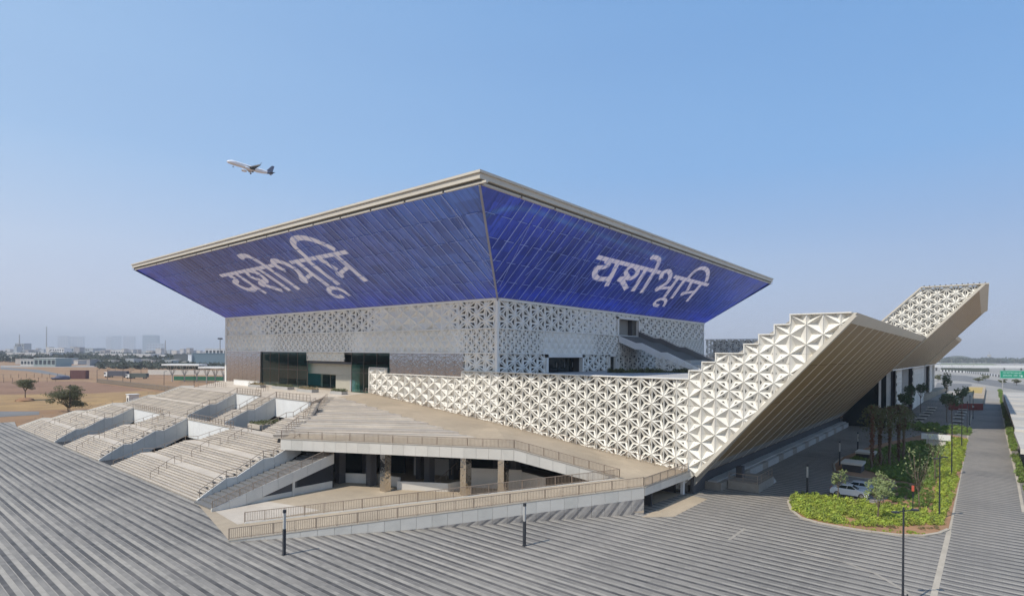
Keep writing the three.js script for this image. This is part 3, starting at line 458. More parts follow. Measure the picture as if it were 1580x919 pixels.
{ // solid earth and structure below the flights
  const g = [], side = (x0, z) => z;
  const solid = (runs, zn, zf) => { const xs = [28.6, 31.7, 33, 36.2, 37.4, 40.2].filter(x => x >= runs[0] && x <= runs[1]); };
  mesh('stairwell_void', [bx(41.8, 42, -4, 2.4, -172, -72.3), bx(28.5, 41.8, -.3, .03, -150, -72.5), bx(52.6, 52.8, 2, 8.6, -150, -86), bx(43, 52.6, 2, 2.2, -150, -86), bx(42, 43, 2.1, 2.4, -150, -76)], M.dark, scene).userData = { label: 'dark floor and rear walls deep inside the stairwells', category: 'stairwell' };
}
// stringer walls: parapets that follow a flight, faced with panels
function stringer(label, z, runs, drop, yMin, opts = {}) {
  const t = thing('stair_wall', label, 'stair wall');
  const pts = []; runs.forEach(([a, ya, b, yb]) => pts.push([a, ya], [b, yb])); if (opts.end) pts.push(opts.end);
  for (let i = 0; i + 1 < pts.length; i++) { const [x0, y0] = pts[i], [x1, y1] = pts[i + 1], n = Math.max(1, Math.round((x1 - x0) / 2)); for (let k = 0; k < n; k++) { const f = k / n, f2 = (k + 1) / n, ya = y0 + (y1 - y0) * f, yb = y0 + (y1 - y0) * f2, xa = x0 + (x1 - x0) * f, xb = x0 + (x1 - x0) * f2, b0 = Math.max(yMin, ya - drop), b1 = Math.max(yMin, yb - drop); mesh('wall_panel', wallStrip([xa, z], [xb, z], Math.min(b0, ya + .1), ya + .28, Math.min(b1, yb + .1), yb + .28, .34, .012), k % 2 ? M.panelB : M.panel, t); } }
  return t;
}
stringer('stepped grey stair wall beside the sunken court, following the nearest flight', -72.05, LOWER, 1.5, -.2);
stringer('grey sloping wall on the far side of the larger lower stairwell', -110.2, LOWER, 2.7, -.2);
stringer('grey sloping wall on the far side of the smaller lower stairwell', -138.2, LOWER, 2.7, -.2);
stringer('grey sloping wall of the upper stairwell that holds the green planter', -99.2, UPPER, 3, 3);
stringer('grey sloping wall of the upper stairwell nearest the field', -114.7, UPPER, 2.6, 3);
for (const [label, xs, f] of [['pale parapet along the outermost field edge of the lower stairs', [28.3, 31.7, 33, 36.4, 37.8, 41.6], zA], ['pale parapet along the outermost field edge of the upper stairs', [41.6, 43.2, 47.2, 48.4, 52.5, 54.6], zAu]]) { const t = thing('stair_wall', label, 'stair wall'); for (let i = 0; i + 1 < xs.length; i++) mesh('wall_panel', wallStrip([xs[i], f(xs[i])], [xs[i + 1], f(xs[i + 1])], -.1, hillY(xs[i]) + .4, -.1, hillY(xs[i + 1]) + .4, .4, .01), i % 2 ? M.panelB : M.panel, t); }
function endWall(label, x, za, zb, y0, y1) { const t = thing('end_wall', label, 'wall'); const n = Math.max(2, Math.round(Math.abs(zb - za) / 2.6)); for (let k = 0; k < n; k++) { const a = za + (zb - za) * k / n, b = za + (zb - za) * (k + 1) / n; mesh('wall_panel', bx(x - .12, x + .1, y0, y1, a + .012, b - .012), M.white, t); } mesh('coping', bx(x - .2, x + .2, y1 + .003, y1 + .1, za, zb), M.kerb, t); return t; }
endWall('bright white end wall of the larger lower stairwell', 41.7, -110, -92.4, 2.5, 5.62);
endWall('bright white end wall of the smaller lower stairwell', 41.72, -138, -122.4, 2.5, 5.62);
endWall('bright white end wall of the upper stairwell with the planter', 52.3, -99, -87.7, 6.2, TERR + .02);
endWall('bright white end wall of the upper stairwell nearest the field', 52.32, -114.5, -105, 6.2, TERR + .02);
endWall('low white wall on the far left rim of the upper terrace', 66, -146, -133, TERR, TERR + 1.3);

// ------------------------------------------------------------------ railings
function railing(label, pts, o = {}) {       // pts: walking line in metres
  const t = thing('handrail', label, 'handrail', [0, 0, 0], 0, o.group), h = o.h ?? 1.05, top = [], low = [], bal = [], posts = [];
  for (let i = 0; i + 1 < pts.length; i++) {
    const a = pts[i], b = pts[i + 1], n = Math.max(1, Math.round(a.distanceTo(b) / (o.pitch ?? 1.7)));
    top.push(bar(a.clone().setY(a.y + h), b.clone().setY(b.y + h), o.w ?? .07, .06));
    if (o.low !== false) low.push(bar(a.clone().setY(a.y + .12), b.clone().setY(b.y + .12), .05, .05));
    if (o.mid) low.push(bar(a.clone().setY(a.y + h * .5), b.clone().setY(b.y + h * .5), .04, .04));
    for (let k = i ? 1 : 0; k <= n; k++) { const p = a.clone().lerp(b, k / n); posts.push(p); }
    if (o.balusters) { const m = Math.round(a.distanceTo(b) / .17); for (let k = 0; k < m; k++) { const p = a.clone().lerp(b, (k + .5) / m); bal.push(bx(p.x - .015, p.x + .015, p.y + .1, p.y + h, p.z - .015, p.z + .015)); } }
  }
  mesh('top_rail', top, M.rail, t); if (low.length) mesh('lower_rail', low, M.rail, t);
  const pg = metreUV(prep(bx(-.03, .03, 0, h, -.03, .03)));
  posts.forEach(p => shared('post', pg, M.rail, t).position.copy(p));
  if (bal.length) mesh('baluster', bal, M.rail, t).userData = { kind: 'stuff' };
  return t;
}
const onHill = (z, list) => list.map(x => V(x, hillY(x), z));
const BR = [28.6, 31.7, 33, 36.4, 37.8, 41.5], BU = [43.3, 47.2, 48.4, 52.4];
const up = (p, y) => p.map(q => q.clone().setY(q.y + y));
railing('brown railing following the stair wall beside the sunken court', up(onHill(-72.05, BR), .28), { h: .95 });
railing('brown railing on the sloping wall of the larger lower stairwell', up(onHill(-110.2, BR), .28), { h: .9 });
railing('brown railing on the sloping wall of the smaller lower stairwell', up(onHill(-138.2, BR), .28), { h: .9 });
railing('outermost brown railing along the far field edge of the lower stairs', BR.map(x => V(x, hillY(x), zA(x) + .2)), { h: .95 });
railing('outermost brown railing along the far field edge of the upper stairs', [...BU, 58].map(x => V(x, hillY(x), zAu(x) + .2)), { h: .95 });
railing('brown railing down the jagged near side of the larger lower stairwell', BR.map(x => V(x, hillY(x) - .1, zC(x) - .25)), { h: .75 });
railing('brown railing down the jagged near side of the smaller lower stairwell', BR.map(x => V(x, hillY(x) - .1, zB(x) - .25)), { h: .75 });
railing('close-set railing across the head of the larger lower stairwell', [V(41.8, 5.7, -110), V(41.8, 5.7, -92.6)], { pitch: 1.1, mid: true });
railing('close-set railing across the head of the smaller lower stairwell', [V(41.8, 5.7, -138), V(41.8, 5.7, -122.6)], { pitch: 1.1, mid: true });
railing('close-set railing across the head of the planter stairwell', [V(52.4, 9.6, -99), V(52.4, 9.6, -87.8)], { pitch: 1.1, mid: true });
railing('close-set railing across the head of the upper stairwell nearest the field', [V(52.4, 9.6, -114.4), V(52.4, 9.6, -105)], { pitch: 1.1, mid: true });
railing('brown railing on the sloping wall of the planter stairwell', up(onHill(-99.2, BU), .28), { h: .9 });
railing('brown railing on the sloping wall of the upper stairwell nearest the field', up(onHill(-114.7, BU), .28), { h: .9 });
railing('brown railing along the open near side of the planter stairwell', onHill(-86.1, BU), { h: .8 });
railing('brown railing along the open near side of the upper stairwell nearest the field', onHill(-104.8, BU), { h: .8 });
const freeRails = [[[232, 740, 0, 278, 713], 'lowest handrail standing free on the widest flight'], [[301, 707, 0, 333, 684], 'middle handrail standing free on the widest flight'], [[354, 685, 0, 385, 665], 'topmost handrail standing free on the widest flight'], [[118, 697, 0, 160, 675], 'lowest handrail standing free on the middle flight'], [[183, 677, 0, 213, 658], 'middle handrail standing free on the middle flight'], [[233, 656, 0, 262, 643], 'topmost handrail standing free on the middle flight'], [[52, 669, 0, 92, 653], 'lower handrail standing free on the farthest lower flight'], [[112, 654, 0, 142, 638], 'upper handrail standing free on the farthest lower flight']];
for (const [[a, b, , c, d], label] of freeRails) {
  // walk the sight line of the foot down onto the stair surface
  const foot = (x, y) => { const r = ray(x, y); let lo = 20, hi = 300; for (let k = 0; k < 60; k++) { const m = (lo + hi) / 2, p = EYE.clone().addScaledVector(r, m); if (p.y < hillY(p.x)) hi = m; else lo = m; } return EYE.clone().addScaledVector(r, lo); };
  const A = foot(a, b), B = foot(c, d), z = (A.z + B.z) / 2; let xs = [A.x, ...BR.filter(x => x > A.x + .3 && x < B.x - .3), B.x]; if (B.x - A.x < 1) xs = [A.x, A.x + 3];
  railing(label, xs.map(x => V(x, hillY(x), z)), { low: false, pitch: 1.1, h: 1 });
}
{ // drain slots beside the flights
  for (const [z, l] of [[-73.4, 'line of dark drain slots down the near edge of the widest flight'], [-111.6, 'line of dark drain slots down the near edge of the middle flight']]) { const t = thing('drain_row', l, 'drain'); for (let k = 0; k < 14; k++) { const x = 29 + k * .82; mesh('drain_slot', bx(x, x + .28, hillY(x + .2) + .2, hillY(x + .2) + .25, z - .3, z + .3), M.pole, t); } }
}

// ------------------------------------------------------------------ seating steps and walkway
const B0 = V(41.5, 6.3, -74.9), B1 = V(56.7, 6.3, -53.4), E0 = V(61.8, TERR, -94.3), P0 = V(38.8, 6.3, -72), P1 = V(53.8, 6.3, -44.2), E3 = V(60.5, 3.2, -33.4), E4 = V(59.2, 2.9, -29.6), W0 = V(71.4, 9.7, -97), W1 = V(71.4, 6.6, -64), W2 = V(71.4, 4.4, -44), W3 = V(71.4, 2.9, -29.4);
{
  const t = thing('seating_steps', 'wide triangular bank of stone seating steps above the sunken court', 'steps');
  const N = 11;
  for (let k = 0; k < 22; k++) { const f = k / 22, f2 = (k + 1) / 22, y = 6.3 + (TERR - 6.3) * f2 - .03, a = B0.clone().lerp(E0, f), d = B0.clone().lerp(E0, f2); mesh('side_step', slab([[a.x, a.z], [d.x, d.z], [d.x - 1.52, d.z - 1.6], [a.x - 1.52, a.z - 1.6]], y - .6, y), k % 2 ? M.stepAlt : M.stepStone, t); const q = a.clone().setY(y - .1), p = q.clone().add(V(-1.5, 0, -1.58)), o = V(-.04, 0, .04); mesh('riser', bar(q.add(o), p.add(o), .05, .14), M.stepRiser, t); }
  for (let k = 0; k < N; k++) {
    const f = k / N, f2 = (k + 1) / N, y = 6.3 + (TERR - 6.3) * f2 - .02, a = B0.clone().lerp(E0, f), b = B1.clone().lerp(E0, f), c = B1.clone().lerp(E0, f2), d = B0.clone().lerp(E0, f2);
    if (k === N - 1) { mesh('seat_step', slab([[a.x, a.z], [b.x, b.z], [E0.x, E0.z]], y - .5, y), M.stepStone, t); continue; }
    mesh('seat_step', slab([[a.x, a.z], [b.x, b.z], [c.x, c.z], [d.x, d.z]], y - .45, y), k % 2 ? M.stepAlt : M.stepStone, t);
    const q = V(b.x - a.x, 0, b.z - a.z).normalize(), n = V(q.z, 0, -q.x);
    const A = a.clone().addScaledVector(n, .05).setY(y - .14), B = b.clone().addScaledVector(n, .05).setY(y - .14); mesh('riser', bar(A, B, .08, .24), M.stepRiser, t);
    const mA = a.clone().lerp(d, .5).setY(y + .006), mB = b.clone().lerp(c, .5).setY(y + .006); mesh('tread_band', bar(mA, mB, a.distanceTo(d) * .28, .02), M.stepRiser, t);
  }
}
{
  const t = thing('walkway', 'wide beige elevated walkway descending along the white lattice wing wall', 'walkway');
  const top = [[P0, P1, B1], [P0, B1, B0], [W0, E0, B1], [W0, B1, W1], [W1, B1, P1], [W1, P1, W2], [P1, E3, W2], [W2, E3, W3], [E3, E4, W3]];
  const dn = p => p.clone().setY(p.y - .9);
  mesh('deck', top.map(q => tri(q)), M.beige, t);
  mesh('deck_underside', top.map(q => tri(q.map(dn))), M.concrete, t);
  // fascia panels
  const run = (a, b, h0, h1, n, y0 = .05) => { for (let k = 0; k < n; k++) { const p = a.clone().lerp(b, k / n), q = a.clone().lerp(b, (k + 1) / n), ha = h0 + (h1 - h0) * k / n, hb = h0 + (h1 - h0) * (k + 1) / n; mesh('fascia_panel', wallStrip([p.x, p.z], [q.x, q.z], p.y - ha, p.y + y0, q.y - hb, q.y + y0, .3, .012), k % 3 === 1 ? M.panelB : M.panel, t); } };
  run(P0, P1, 1.35, 1.35, 20); run(P1, E3, 1.35, 1.2, 8); run(E4, W3, .85, .85, 6);
  mesh('kerb_edge', [bar(P0.clone().setY(6.4), P1.clone().setY(6.4), .4, .1), bar(P1.clone().setY(6.4), E3.clone().setY(3.3), .4, .1), bar(E4.clone().setY(3), W3.clone().setY(3), .4, .1)], M.kerb, t);
  // columns under the deck
  const dir = V(P1.x - P0.x, 0, P1.z - P0.z).normalize(), nn = V(-dir.z, 0, dir.x).multiplyScalar(-1);
  const cols = [[.22, 4], [.3, 8], [.37, 3.5], [.46, 1.0], [.55, 9], [.62, 5], [.70, 10], [.80, 1.4], [.955, 1.2], [.9, 11], [.99, 7]];
  const inward = V(.816, 0, -.577);
  for (const [f, d] of cols) { const p = P0.clone().lerp(P1, f).addScaledVector(inward, d); mesh('column', [bx(p.x - .5, p.x + .5, 0, 5.4, p.z - .5, p.z + .5)], d < 3 ? M.chrome : M.darkGrey, t); }
  mesh('end_column', bx(70.7, 71.1, 0, 2.1, -30.2, -29.8), M.white, t);
  mesh('end_void', [bx(62.8, 63, 0, 2, -40, -30.4), wallStrip([60.8, -33.2], [71, -36], 0, 2.1, 0, 2.1, .2)], M.darkGrey, t);
  railing('brown railing along the straight outer edge of the walkway above the court', [P0.clone().setY(6.4), P1.clone().setY(6.4)], { balusters: true, pitch: 2 });
  railing('brown railing along the walkway edge dropping from its corner to the ramp head', [P1.clone().setY(6.4), E3.clone().setY(3.3)], { balusters: true, pitch: 2 });
  railing('brown railing at the blunt end of the walkway near the lattice prow', [E4.clone().setY(3), W3.clone().setY(3)], { balusters: true, pitch: 2 });
  railing('thin railing at the foot of the lattice wing wall down the walkway', [W0, W1, W2, W3].map(q => V(70.2, q.y, q.z)), { pitch: 2, low: false, mid: true, h: .95 });
  railing('lower rail of the stair beside the seating steps, nearest the court', [V(42, 6.3, -76.6), V(46.2, 7.1, -80.6)], { low: false, pitch: 1.1 });
  railing('middle rail of the stair beside the seating steps', [V(48, 7.4, -82.3), V(52.1, 8.1, -86.3)], { low: false, pitch: 1.1 });
  railing('upper rail at the head of the seating steps on the terrace', [V(54.5, 8.5, -88.6), V(58.8, 9.2, -92.8)], { low: false, pitch: 1.1 });
  railing('small railing on the upper terrace near the glass front', [V(57, 9.5, -116), V(61, 9.5, -119)], { low: false, pitch: 1.1 });
  railing('long railing at the far left rim of the terrace', [V(60, 9.5, -137), V(60, 9.5, -147)], { low: false, pitch: 1.1, mid: true });
}
{ // ramp from the plaza up to the end of the walkway
  const t = thing('ramp', 'long sloping ramp with panelled side rising from the striped plaza to the walkway end', 'ramp');
  const A = V(24.4, 0, -54.8), Bq = V(59.2, 2.9, -29.6), C = V(28, 0, -59.3), D = V(60.5, 3.2, -33.4);
  mesh('deck', [tri([A, Bq, D]), tri([A, D, C])].map(g => g.translate(0, .03, 0)), M.beige, t);
  mesh('inner_wall', wallStrip([C.x, C.z], [D.x, D.z], -.1, .12, -.1, 3.3, .3), M.panelB, t);
  const n = 27, e = 8.2 / 27; const yAt = f => 2.9 * f;
  for (let k = 0; k < n; k++) {
    const f = k / n, g = (k + 1) / n, p = A.clone().lerp(Bq, f), q = A.clone().lerp(Bq, g), ya = yAt(f), yb = yAt(g), la = Math.max(0, ya - 1.15), lb = Math.max(0, yb - 1.15);
    mesh('side_panel', wallStrip([p.x, p.z], [q.x, q.z], la + .012, ya + .1, lb + .012, yb + .1, .26, .012), k % 3 ? M.panel : M.panelB, t);
    if (lb > .05) mesh('mirror_panel', wallStrip([p.x, p.z], [q.x, q.z], 0, la, 0, lb, .2, .012), M.mirrorFlat, t);
  }
  mesh('kerb_edge', [bar(A.clone().setY(.15), Bq.clone().setY(3.05), .3, .1)], M.kerb, t);
  railing('long close-barred outer railing of the ramp above its panelled side', [A.clone().setY(.2), Bq.clone().setY(3.1)], { balusters: true, pitch: 2 });
  railing('long close-barred inner railing of the ramp beside the sunken court', [C.clone().setY(.15), D.clone().setY(3.3)], { balusters: true, pitch: 2 });
}
{ // sunken court below the walkway
  struct('court', sheet([[24.6, -55.2], [28.2, -72], [44, -72], [71, -97], [71, -30], [60.4, -31], [59, -30.2]], .018), M.beige);
  struct('court_apron', sheet([[27.4, -59.6], [28.3, -70], [33, -70], [36, -58]], .026), M.stepStone);
  const t = thing('court_stair', 'stair with a panelled parapet climbing from the plaza into the shade beneath the walkway', 'stairs');
  for (let k = 0; k < 20; k++) { const x0 = 27.9 + k * .76, y = (k + 1) * .205; mesh('step', bx(x0, x0 + .8, 0, y, -71.8, -66.6), M.asphalt, t); }
  for (let k = 0; k < 8; k++) { const a = 27.6 + k * 1.94, y = k * .52; mesh('parapet_panel', wallStrip([a, -66.4], [a + 1.94, -66.4], Math.max(0, y - .95), y + .35, Math.max(0, y - .43), y + .87, .24, .012), k % 2 ? M.panel : M.panelB, t); }
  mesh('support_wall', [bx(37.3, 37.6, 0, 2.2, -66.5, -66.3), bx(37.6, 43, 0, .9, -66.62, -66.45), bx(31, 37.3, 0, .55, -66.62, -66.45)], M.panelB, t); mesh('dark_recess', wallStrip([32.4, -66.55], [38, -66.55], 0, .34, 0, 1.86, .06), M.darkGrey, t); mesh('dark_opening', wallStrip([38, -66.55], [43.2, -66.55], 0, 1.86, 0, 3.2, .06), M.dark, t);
  railing('brown railing on the parapet of the court stair', [V(27.7, .3, -66.4), V(43.1, 4.5, -66.4)], { balusters: true, pitch: 1.6, h: .9 });
  const r = thing('undercroft', 'shaded rooms with white parapets and dark glass behind the columns beneath the walkway', 'undercroft');
  const inn = (f, d) => { const p = P0.clone().lerp(P1, f), q = V(.816, 0, -.577).multiplyScalar(d); return [p.x + q.x, p.z + q.z]; };
  for (const [f0, d0, f1, d1, h] of [[.24, 4.4, .36, 4.6, 1.3], [.37, 5, .5, 3.6, 1.3], [.5, 2.2, .72, 2.6, 1.1], [.72, 2.6, .86, 8, 1.1], [.58, 12, .7, 12, 2.4], [.76, 5.6, 1.02, 6, 2.6], [.5, 11, .58, 12, 2.6], [1.02, 6, 1.12, 3, 2.4], [.0, 9, .24, 4.4, 1.1]]) mesh('parapet', wallStrip(inn(f0, d0), inn(f1, d1), 0, h, 0, h, .25), M.panel, r);
  for (const [f0, f1, d] of [[.1, .3, 9], [.31, .45, 12], [.55, .72, 16], [.75, .95, 14]]) mesh('glass_wall', wallStrip(inn(f0, d), inn(f1, d), 0, 5, 0, 5, .2), M.darkGlass, r);
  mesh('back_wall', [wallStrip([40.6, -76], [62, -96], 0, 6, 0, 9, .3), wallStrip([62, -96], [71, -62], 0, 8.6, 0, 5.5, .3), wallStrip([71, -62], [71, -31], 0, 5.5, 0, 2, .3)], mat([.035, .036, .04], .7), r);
  mesh('mid_floor', slab([inn(.02, 6), inn(.3, 8), inn(.3, 14), inn(.0, 14)], 3.6, 3.9), M.concrete, r);
  railing('low railing inside the shaded undercroft behind the columns', [V(...[inn(.66, 3)[0], 0, inn(.66, 3)[1]]), V(inn(.72, 9)[0], 1.5, inn(.72, 9)[1])], { low: false });
}
{ // outside stair on the right face of the hall
  const t = thing('outside_stair', 'outside stair with white stringers descending from the high opening of the right face', 'stairs');
  const runs = [[ZC + .3, 22.2, ZC + 4.2, 20.6], [ZC + 5.6, 20.6, ZC + 10, 18.6], [ZC + 11.4, 18.6, ZC + 15, 17]], x0 = 112.6, x1 = 121.6;
  let py = 22.2;
  runs.forEach(([a, ya, b, yb], i) => { const n = 9; for (let k = 0; k < n; k++) { const z = a + (b - a) * k / n, e = k === n - 1 && i < 2 ? runs[i + 1][0] : a + (b - a) * (k + 1) / n, y = ya + (yb - ya) * (k + .6) / n; mesh('step', bx(x0, x1, y - .5, y, z, e), M.asphalt, t); } });
  const pts = [[ZC + .1, 22.2], [ZC + 4.2, 20.6], [ZC + 5.6, 20.6], [ZC + 10, 18.6], [ZC + 11.4, 18.6], [ZC + 15, 17], [ZC + 20, 14.5]];
  for (const x of [x0 - .2, x1 + .2]) for (let i = 0; i + 1 < pts.length; i++) { const e = x > x0 ? 1.1 : -.1; mesh('stringer', wallStrip([x, pts[i][0]], [x, pts[i + 1][0]], Math.max(DECK, pts[i][1] - 1.5), pts[i][1] + e, Math.max(DECK, pts[i + 1][1] - 1.5), pts[i + 1][1] + e, .3), x > x0 ? M.asphalt : M.white, t); }
  mesh('lower_flight', [bx(x0, x1, DECK, 16.9, ZC + 15, ZC + 16.4), bx(x0, x1, DECK, 16, ZC + 16.4, ZC + 18), bx(x0, x1, DECK, 15.2, ZC + 18, ZC + 20)], M.concrete, t);
  const o = { w: 1.6, s: 2, base: DECK, uBase: ZC + 9, depth: .35, map: (u, y, n) => V(x0 - .4 - n, y, u), hole: () => .7 };
  for (let k = 0; k < 6; k++) { const u = ZC + 9 + k * 1.6, g = tidy(latticePanel(o, u, u + 1.6, DECK, Math.max(DECK + .6, 18.2 - k * .55))); if (g) shared('lattice_panel', g, M.grc, t); }
  mesh('core', bx(x0 + .3, x1, DECK, 15.8, ZC + 9.2, ZC + 15), M.cavity, t);
  const up2 = pts.map(([z, y]) => V(x1 + .1, y + .3, z)), up3 = pts.map(([z, y]) => V(x0 - .2, y + .3, z));
  railing('dark handrail on the far side of the outside stair of the right face', up2, { mid: true, h: 1 });
  railing('dark level railing around the landing right of the outside stair', [V(122.5, 17, ZC + 12), V(140, 17, ZC + 12)], { mid: true });
  mesh('landing', bx(121.9, 142, 16.6, 16.95, ZC + 6, ZC + 13), M.concrete, t);
}

// ------------------------------------------------------------------ planting
function leafCard(r, s) { const g = new THREE.BufferGeometry(), a = s * (.6 + .7 * r()), b = a * (.4 + .3 * r()); const e = new THREE.Euler(r() * 6.3, r() * 6.3, r() * 6.3); const P = [V(-a, 0, 0), V(-.2 * a, b, .15 * a), V(a, 0, 0), V(-.2 * a, -b, .15 * a)].map(p => p.applyEuler(e)); return [P[0], P[1], P[2], P[0], P[2], P[3]].map(p => p.clone()); }
function leafGeo(n, place, s, seed) { const r = rng(seed), L = []; for (let i = 0; i < n; i++) { const c = place(r); for (const p of leafCard(r, s)) L.push(p.add(c)); } return tri(L); }
const ball = (rx, ry, rz, cx = 0, cy = 0, cz = 0) => r => { const a = r() * 6.283, z = r() * 2 - 1, q = Math.pow(r(), .35), h = Math.sqrt(1 - z * z); return V(cx + Math.cos(a) * h * rx * q, cy + z * ry * q, cz + Math.sin(a) * h * rz * q); };
const clumpGeo = [1, 2, 3].map(k => leafGeo(60, ball(.42, .34, .42, 0, .3, 0), .13, 300 + k));
function cover(name, label, category, areas, density, m, scale, seed, gap = 0) {
  const r = rng(seed), spots = [];
  for (const A of areas) { const xs = A.map(p => p[0]), zs = A.map(p => p[1]), x0 = Math.min(...xs), x1 = Math.max(...xs), z0 = Math.min(...zs), z1 = Math.max(...zs); const n = Math.round((x1 - x0) * (z1 - z0) * density); for (let i = 0; i < n; i++) { const x = x0 + (x1 - x0) * r(), z = z0 + (z1 - z0) * r(); if (inPoly(x, z, A) && pn(x * .35 + 50, z * .35 + 50, 512, seed) > gap) spots.push([x, z]); } }
  const o = new THREE.InstancedMesh(clumpGeo[seed % 3], m, spots.length), M4 = new THREE.Matrix4(), q = new THREE.Quaternion(), c = new THREE.Color();
  spots.forEach(([x, z], i) => { const s = scale * (.55 + .8 * r()); q.setFromAxisAngle(V(0, 1, 0), r() * 6.3); M4.compose(V(x, .02, z), q, V(s, s * (.7 + .6 * r()), s)); o.setMatrixAt(i, M4); const k = .6 + .65 * r(); c.setRGB(k * (1 + .15 * (r() - .5)), k, k * (1 - .3 * r())); o.setColorAt(i, c); });
  o.castShadow = o.receiveShadow = true; o.name = numbered(name); scene.add(o); return tag(o, label, category, null, 'stuff');
}
const bedEdge = pix([[1217, 775], [1221, 787], [1236, 799], [1262, 807], [1300, 814], [1345, 821], [1390, 826], [1425, 827], [1450, 823], [1464, 817]]);
const bed = bedEdge.concat(pix([[1480, 745], [1494, 676], [1470, 671], [1436, 668], [1400, 676], [1345, 688], [1300, 706], [1287, 716], [1289, 727], [1310, 735], [1383, 746], [1376, 768], [1350, 777], [1300, 768], [1240, 762], [1222, 766]]));
struct('planting_soil', slab(bed, -.05, .06), M.soil);
{
  const g = []; const all = pix([[1222, 766]]).concat(bedEdge); for (let i = 0; i + 1 < all.length; i++) g.push(bar(V(all[i][0], .03, all[i][1]), V(all[i + 1][0], .03, all[i + 1][1]), .34, .2));
  struct('bed_kerb', g, M.kerb);
  const k2 = pix([[1300, 706], [1287, 716], [1289, 727], [1310, 735], [1383, 746]]), h = []; for (let i = 0; i + 1 < k2.length; i++) h.push(bar(V(k2[i][0], .06, k2[i][1]), V(k2[i + 1][0], .06, k2[i + 1][1]), .25, .2)); struct('bed_kerb', h, M.kerb);
}
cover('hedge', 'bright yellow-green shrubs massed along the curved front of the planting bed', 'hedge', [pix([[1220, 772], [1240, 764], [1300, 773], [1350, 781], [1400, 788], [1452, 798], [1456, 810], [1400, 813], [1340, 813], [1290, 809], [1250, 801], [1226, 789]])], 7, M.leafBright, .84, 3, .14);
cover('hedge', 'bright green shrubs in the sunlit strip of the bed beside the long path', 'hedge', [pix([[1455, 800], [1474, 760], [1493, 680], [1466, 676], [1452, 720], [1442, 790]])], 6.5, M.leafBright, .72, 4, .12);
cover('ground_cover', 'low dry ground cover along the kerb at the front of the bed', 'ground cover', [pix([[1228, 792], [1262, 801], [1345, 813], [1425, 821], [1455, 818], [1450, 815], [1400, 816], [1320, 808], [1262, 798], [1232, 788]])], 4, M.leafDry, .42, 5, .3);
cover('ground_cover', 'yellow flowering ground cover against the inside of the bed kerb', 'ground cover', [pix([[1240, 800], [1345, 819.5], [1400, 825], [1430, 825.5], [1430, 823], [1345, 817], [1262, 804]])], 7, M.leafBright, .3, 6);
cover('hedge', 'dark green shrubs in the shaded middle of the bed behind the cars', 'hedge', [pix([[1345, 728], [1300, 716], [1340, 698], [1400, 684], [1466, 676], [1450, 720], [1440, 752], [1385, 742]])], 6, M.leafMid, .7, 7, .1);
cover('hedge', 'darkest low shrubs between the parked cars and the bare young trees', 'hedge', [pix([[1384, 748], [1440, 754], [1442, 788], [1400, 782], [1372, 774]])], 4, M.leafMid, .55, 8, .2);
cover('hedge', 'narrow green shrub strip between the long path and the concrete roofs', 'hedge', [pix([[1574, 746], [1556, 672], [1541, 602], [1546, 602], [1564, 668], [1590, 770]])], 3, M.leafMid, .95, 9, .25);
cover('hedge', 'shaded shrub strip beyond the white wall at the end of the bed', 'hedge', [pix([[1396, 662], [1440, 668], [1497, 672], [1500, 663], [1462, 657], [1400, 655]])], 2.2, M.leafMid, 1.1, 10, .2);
cover('hedge', 'planter greenery on the roof deck in front of the right face of the hall', 'hedge', [[[95, -54], [118, -40], [121, -42], [98, -57]]], 3, M.leafOlive, .9, 11, .2); scene.children.at(-1).position.y = DECK;
{ const t = thing('planter', 'low stone planter with clipped greenery inside the upper stairwell', 'planter', [46.2, 5.6, -90]); mesh('planter_box', [bx(-2.4, 2.4, 0, .7, -2, 2)], M.stepStone, t); mesh('greenery', leafGeo(520, r => V((r() - .5) * 4.6, .8 + .2 * r(), (r() - .5) * 3.8), .2, 77), M.leafOlive, t); }
{ // planters before the glass front
  const spots = [[66, -100, 4, 1.4, 'nearest the wing wall'], [65, -110, 6, 1.6, 'before the vestibule door'], [66, -122, 7, 1.6, 'before the entrance doors'], [65, -132, 6, 1.4, 'before the left half of the glass front']];
  spots.forEach(([x, z, l, w, s], i) => { const t = thing('planter', 'low planter with reddish shrubs on the terrace ' + s, 'planter', [x, TERR, z]); mesh('planter_box', bx(-w / 2, w / 2, 0, .6, -l / 2, l / 2), M.concrete, t); mesh('shrubs', leafGeo(420, r => V((r() - .5) * w, .65 + .6 * r() * r(), (r() - .5) * l), .16, 400 + i), i % 2 ? M.leafDry : M.leafOlive, t); });
}
function limb(a, b, r0, r1, bend, r, n = 4) { const g = []; let p = a.clone(); for (let k = 1; k <= n; k++) { const q = a.clone().lerp(b, k / n).add(V((r() - .5) * bend, (r() - .5) * bend * .4, (r() - .5) * bend)); if (k === n) q.copy(b); g.push(rod(p, q, r0 + (r1 - r0) * (k - 1) / n, r0 + (r1 - r0) * k / n, 7)); p = q; } return g; }
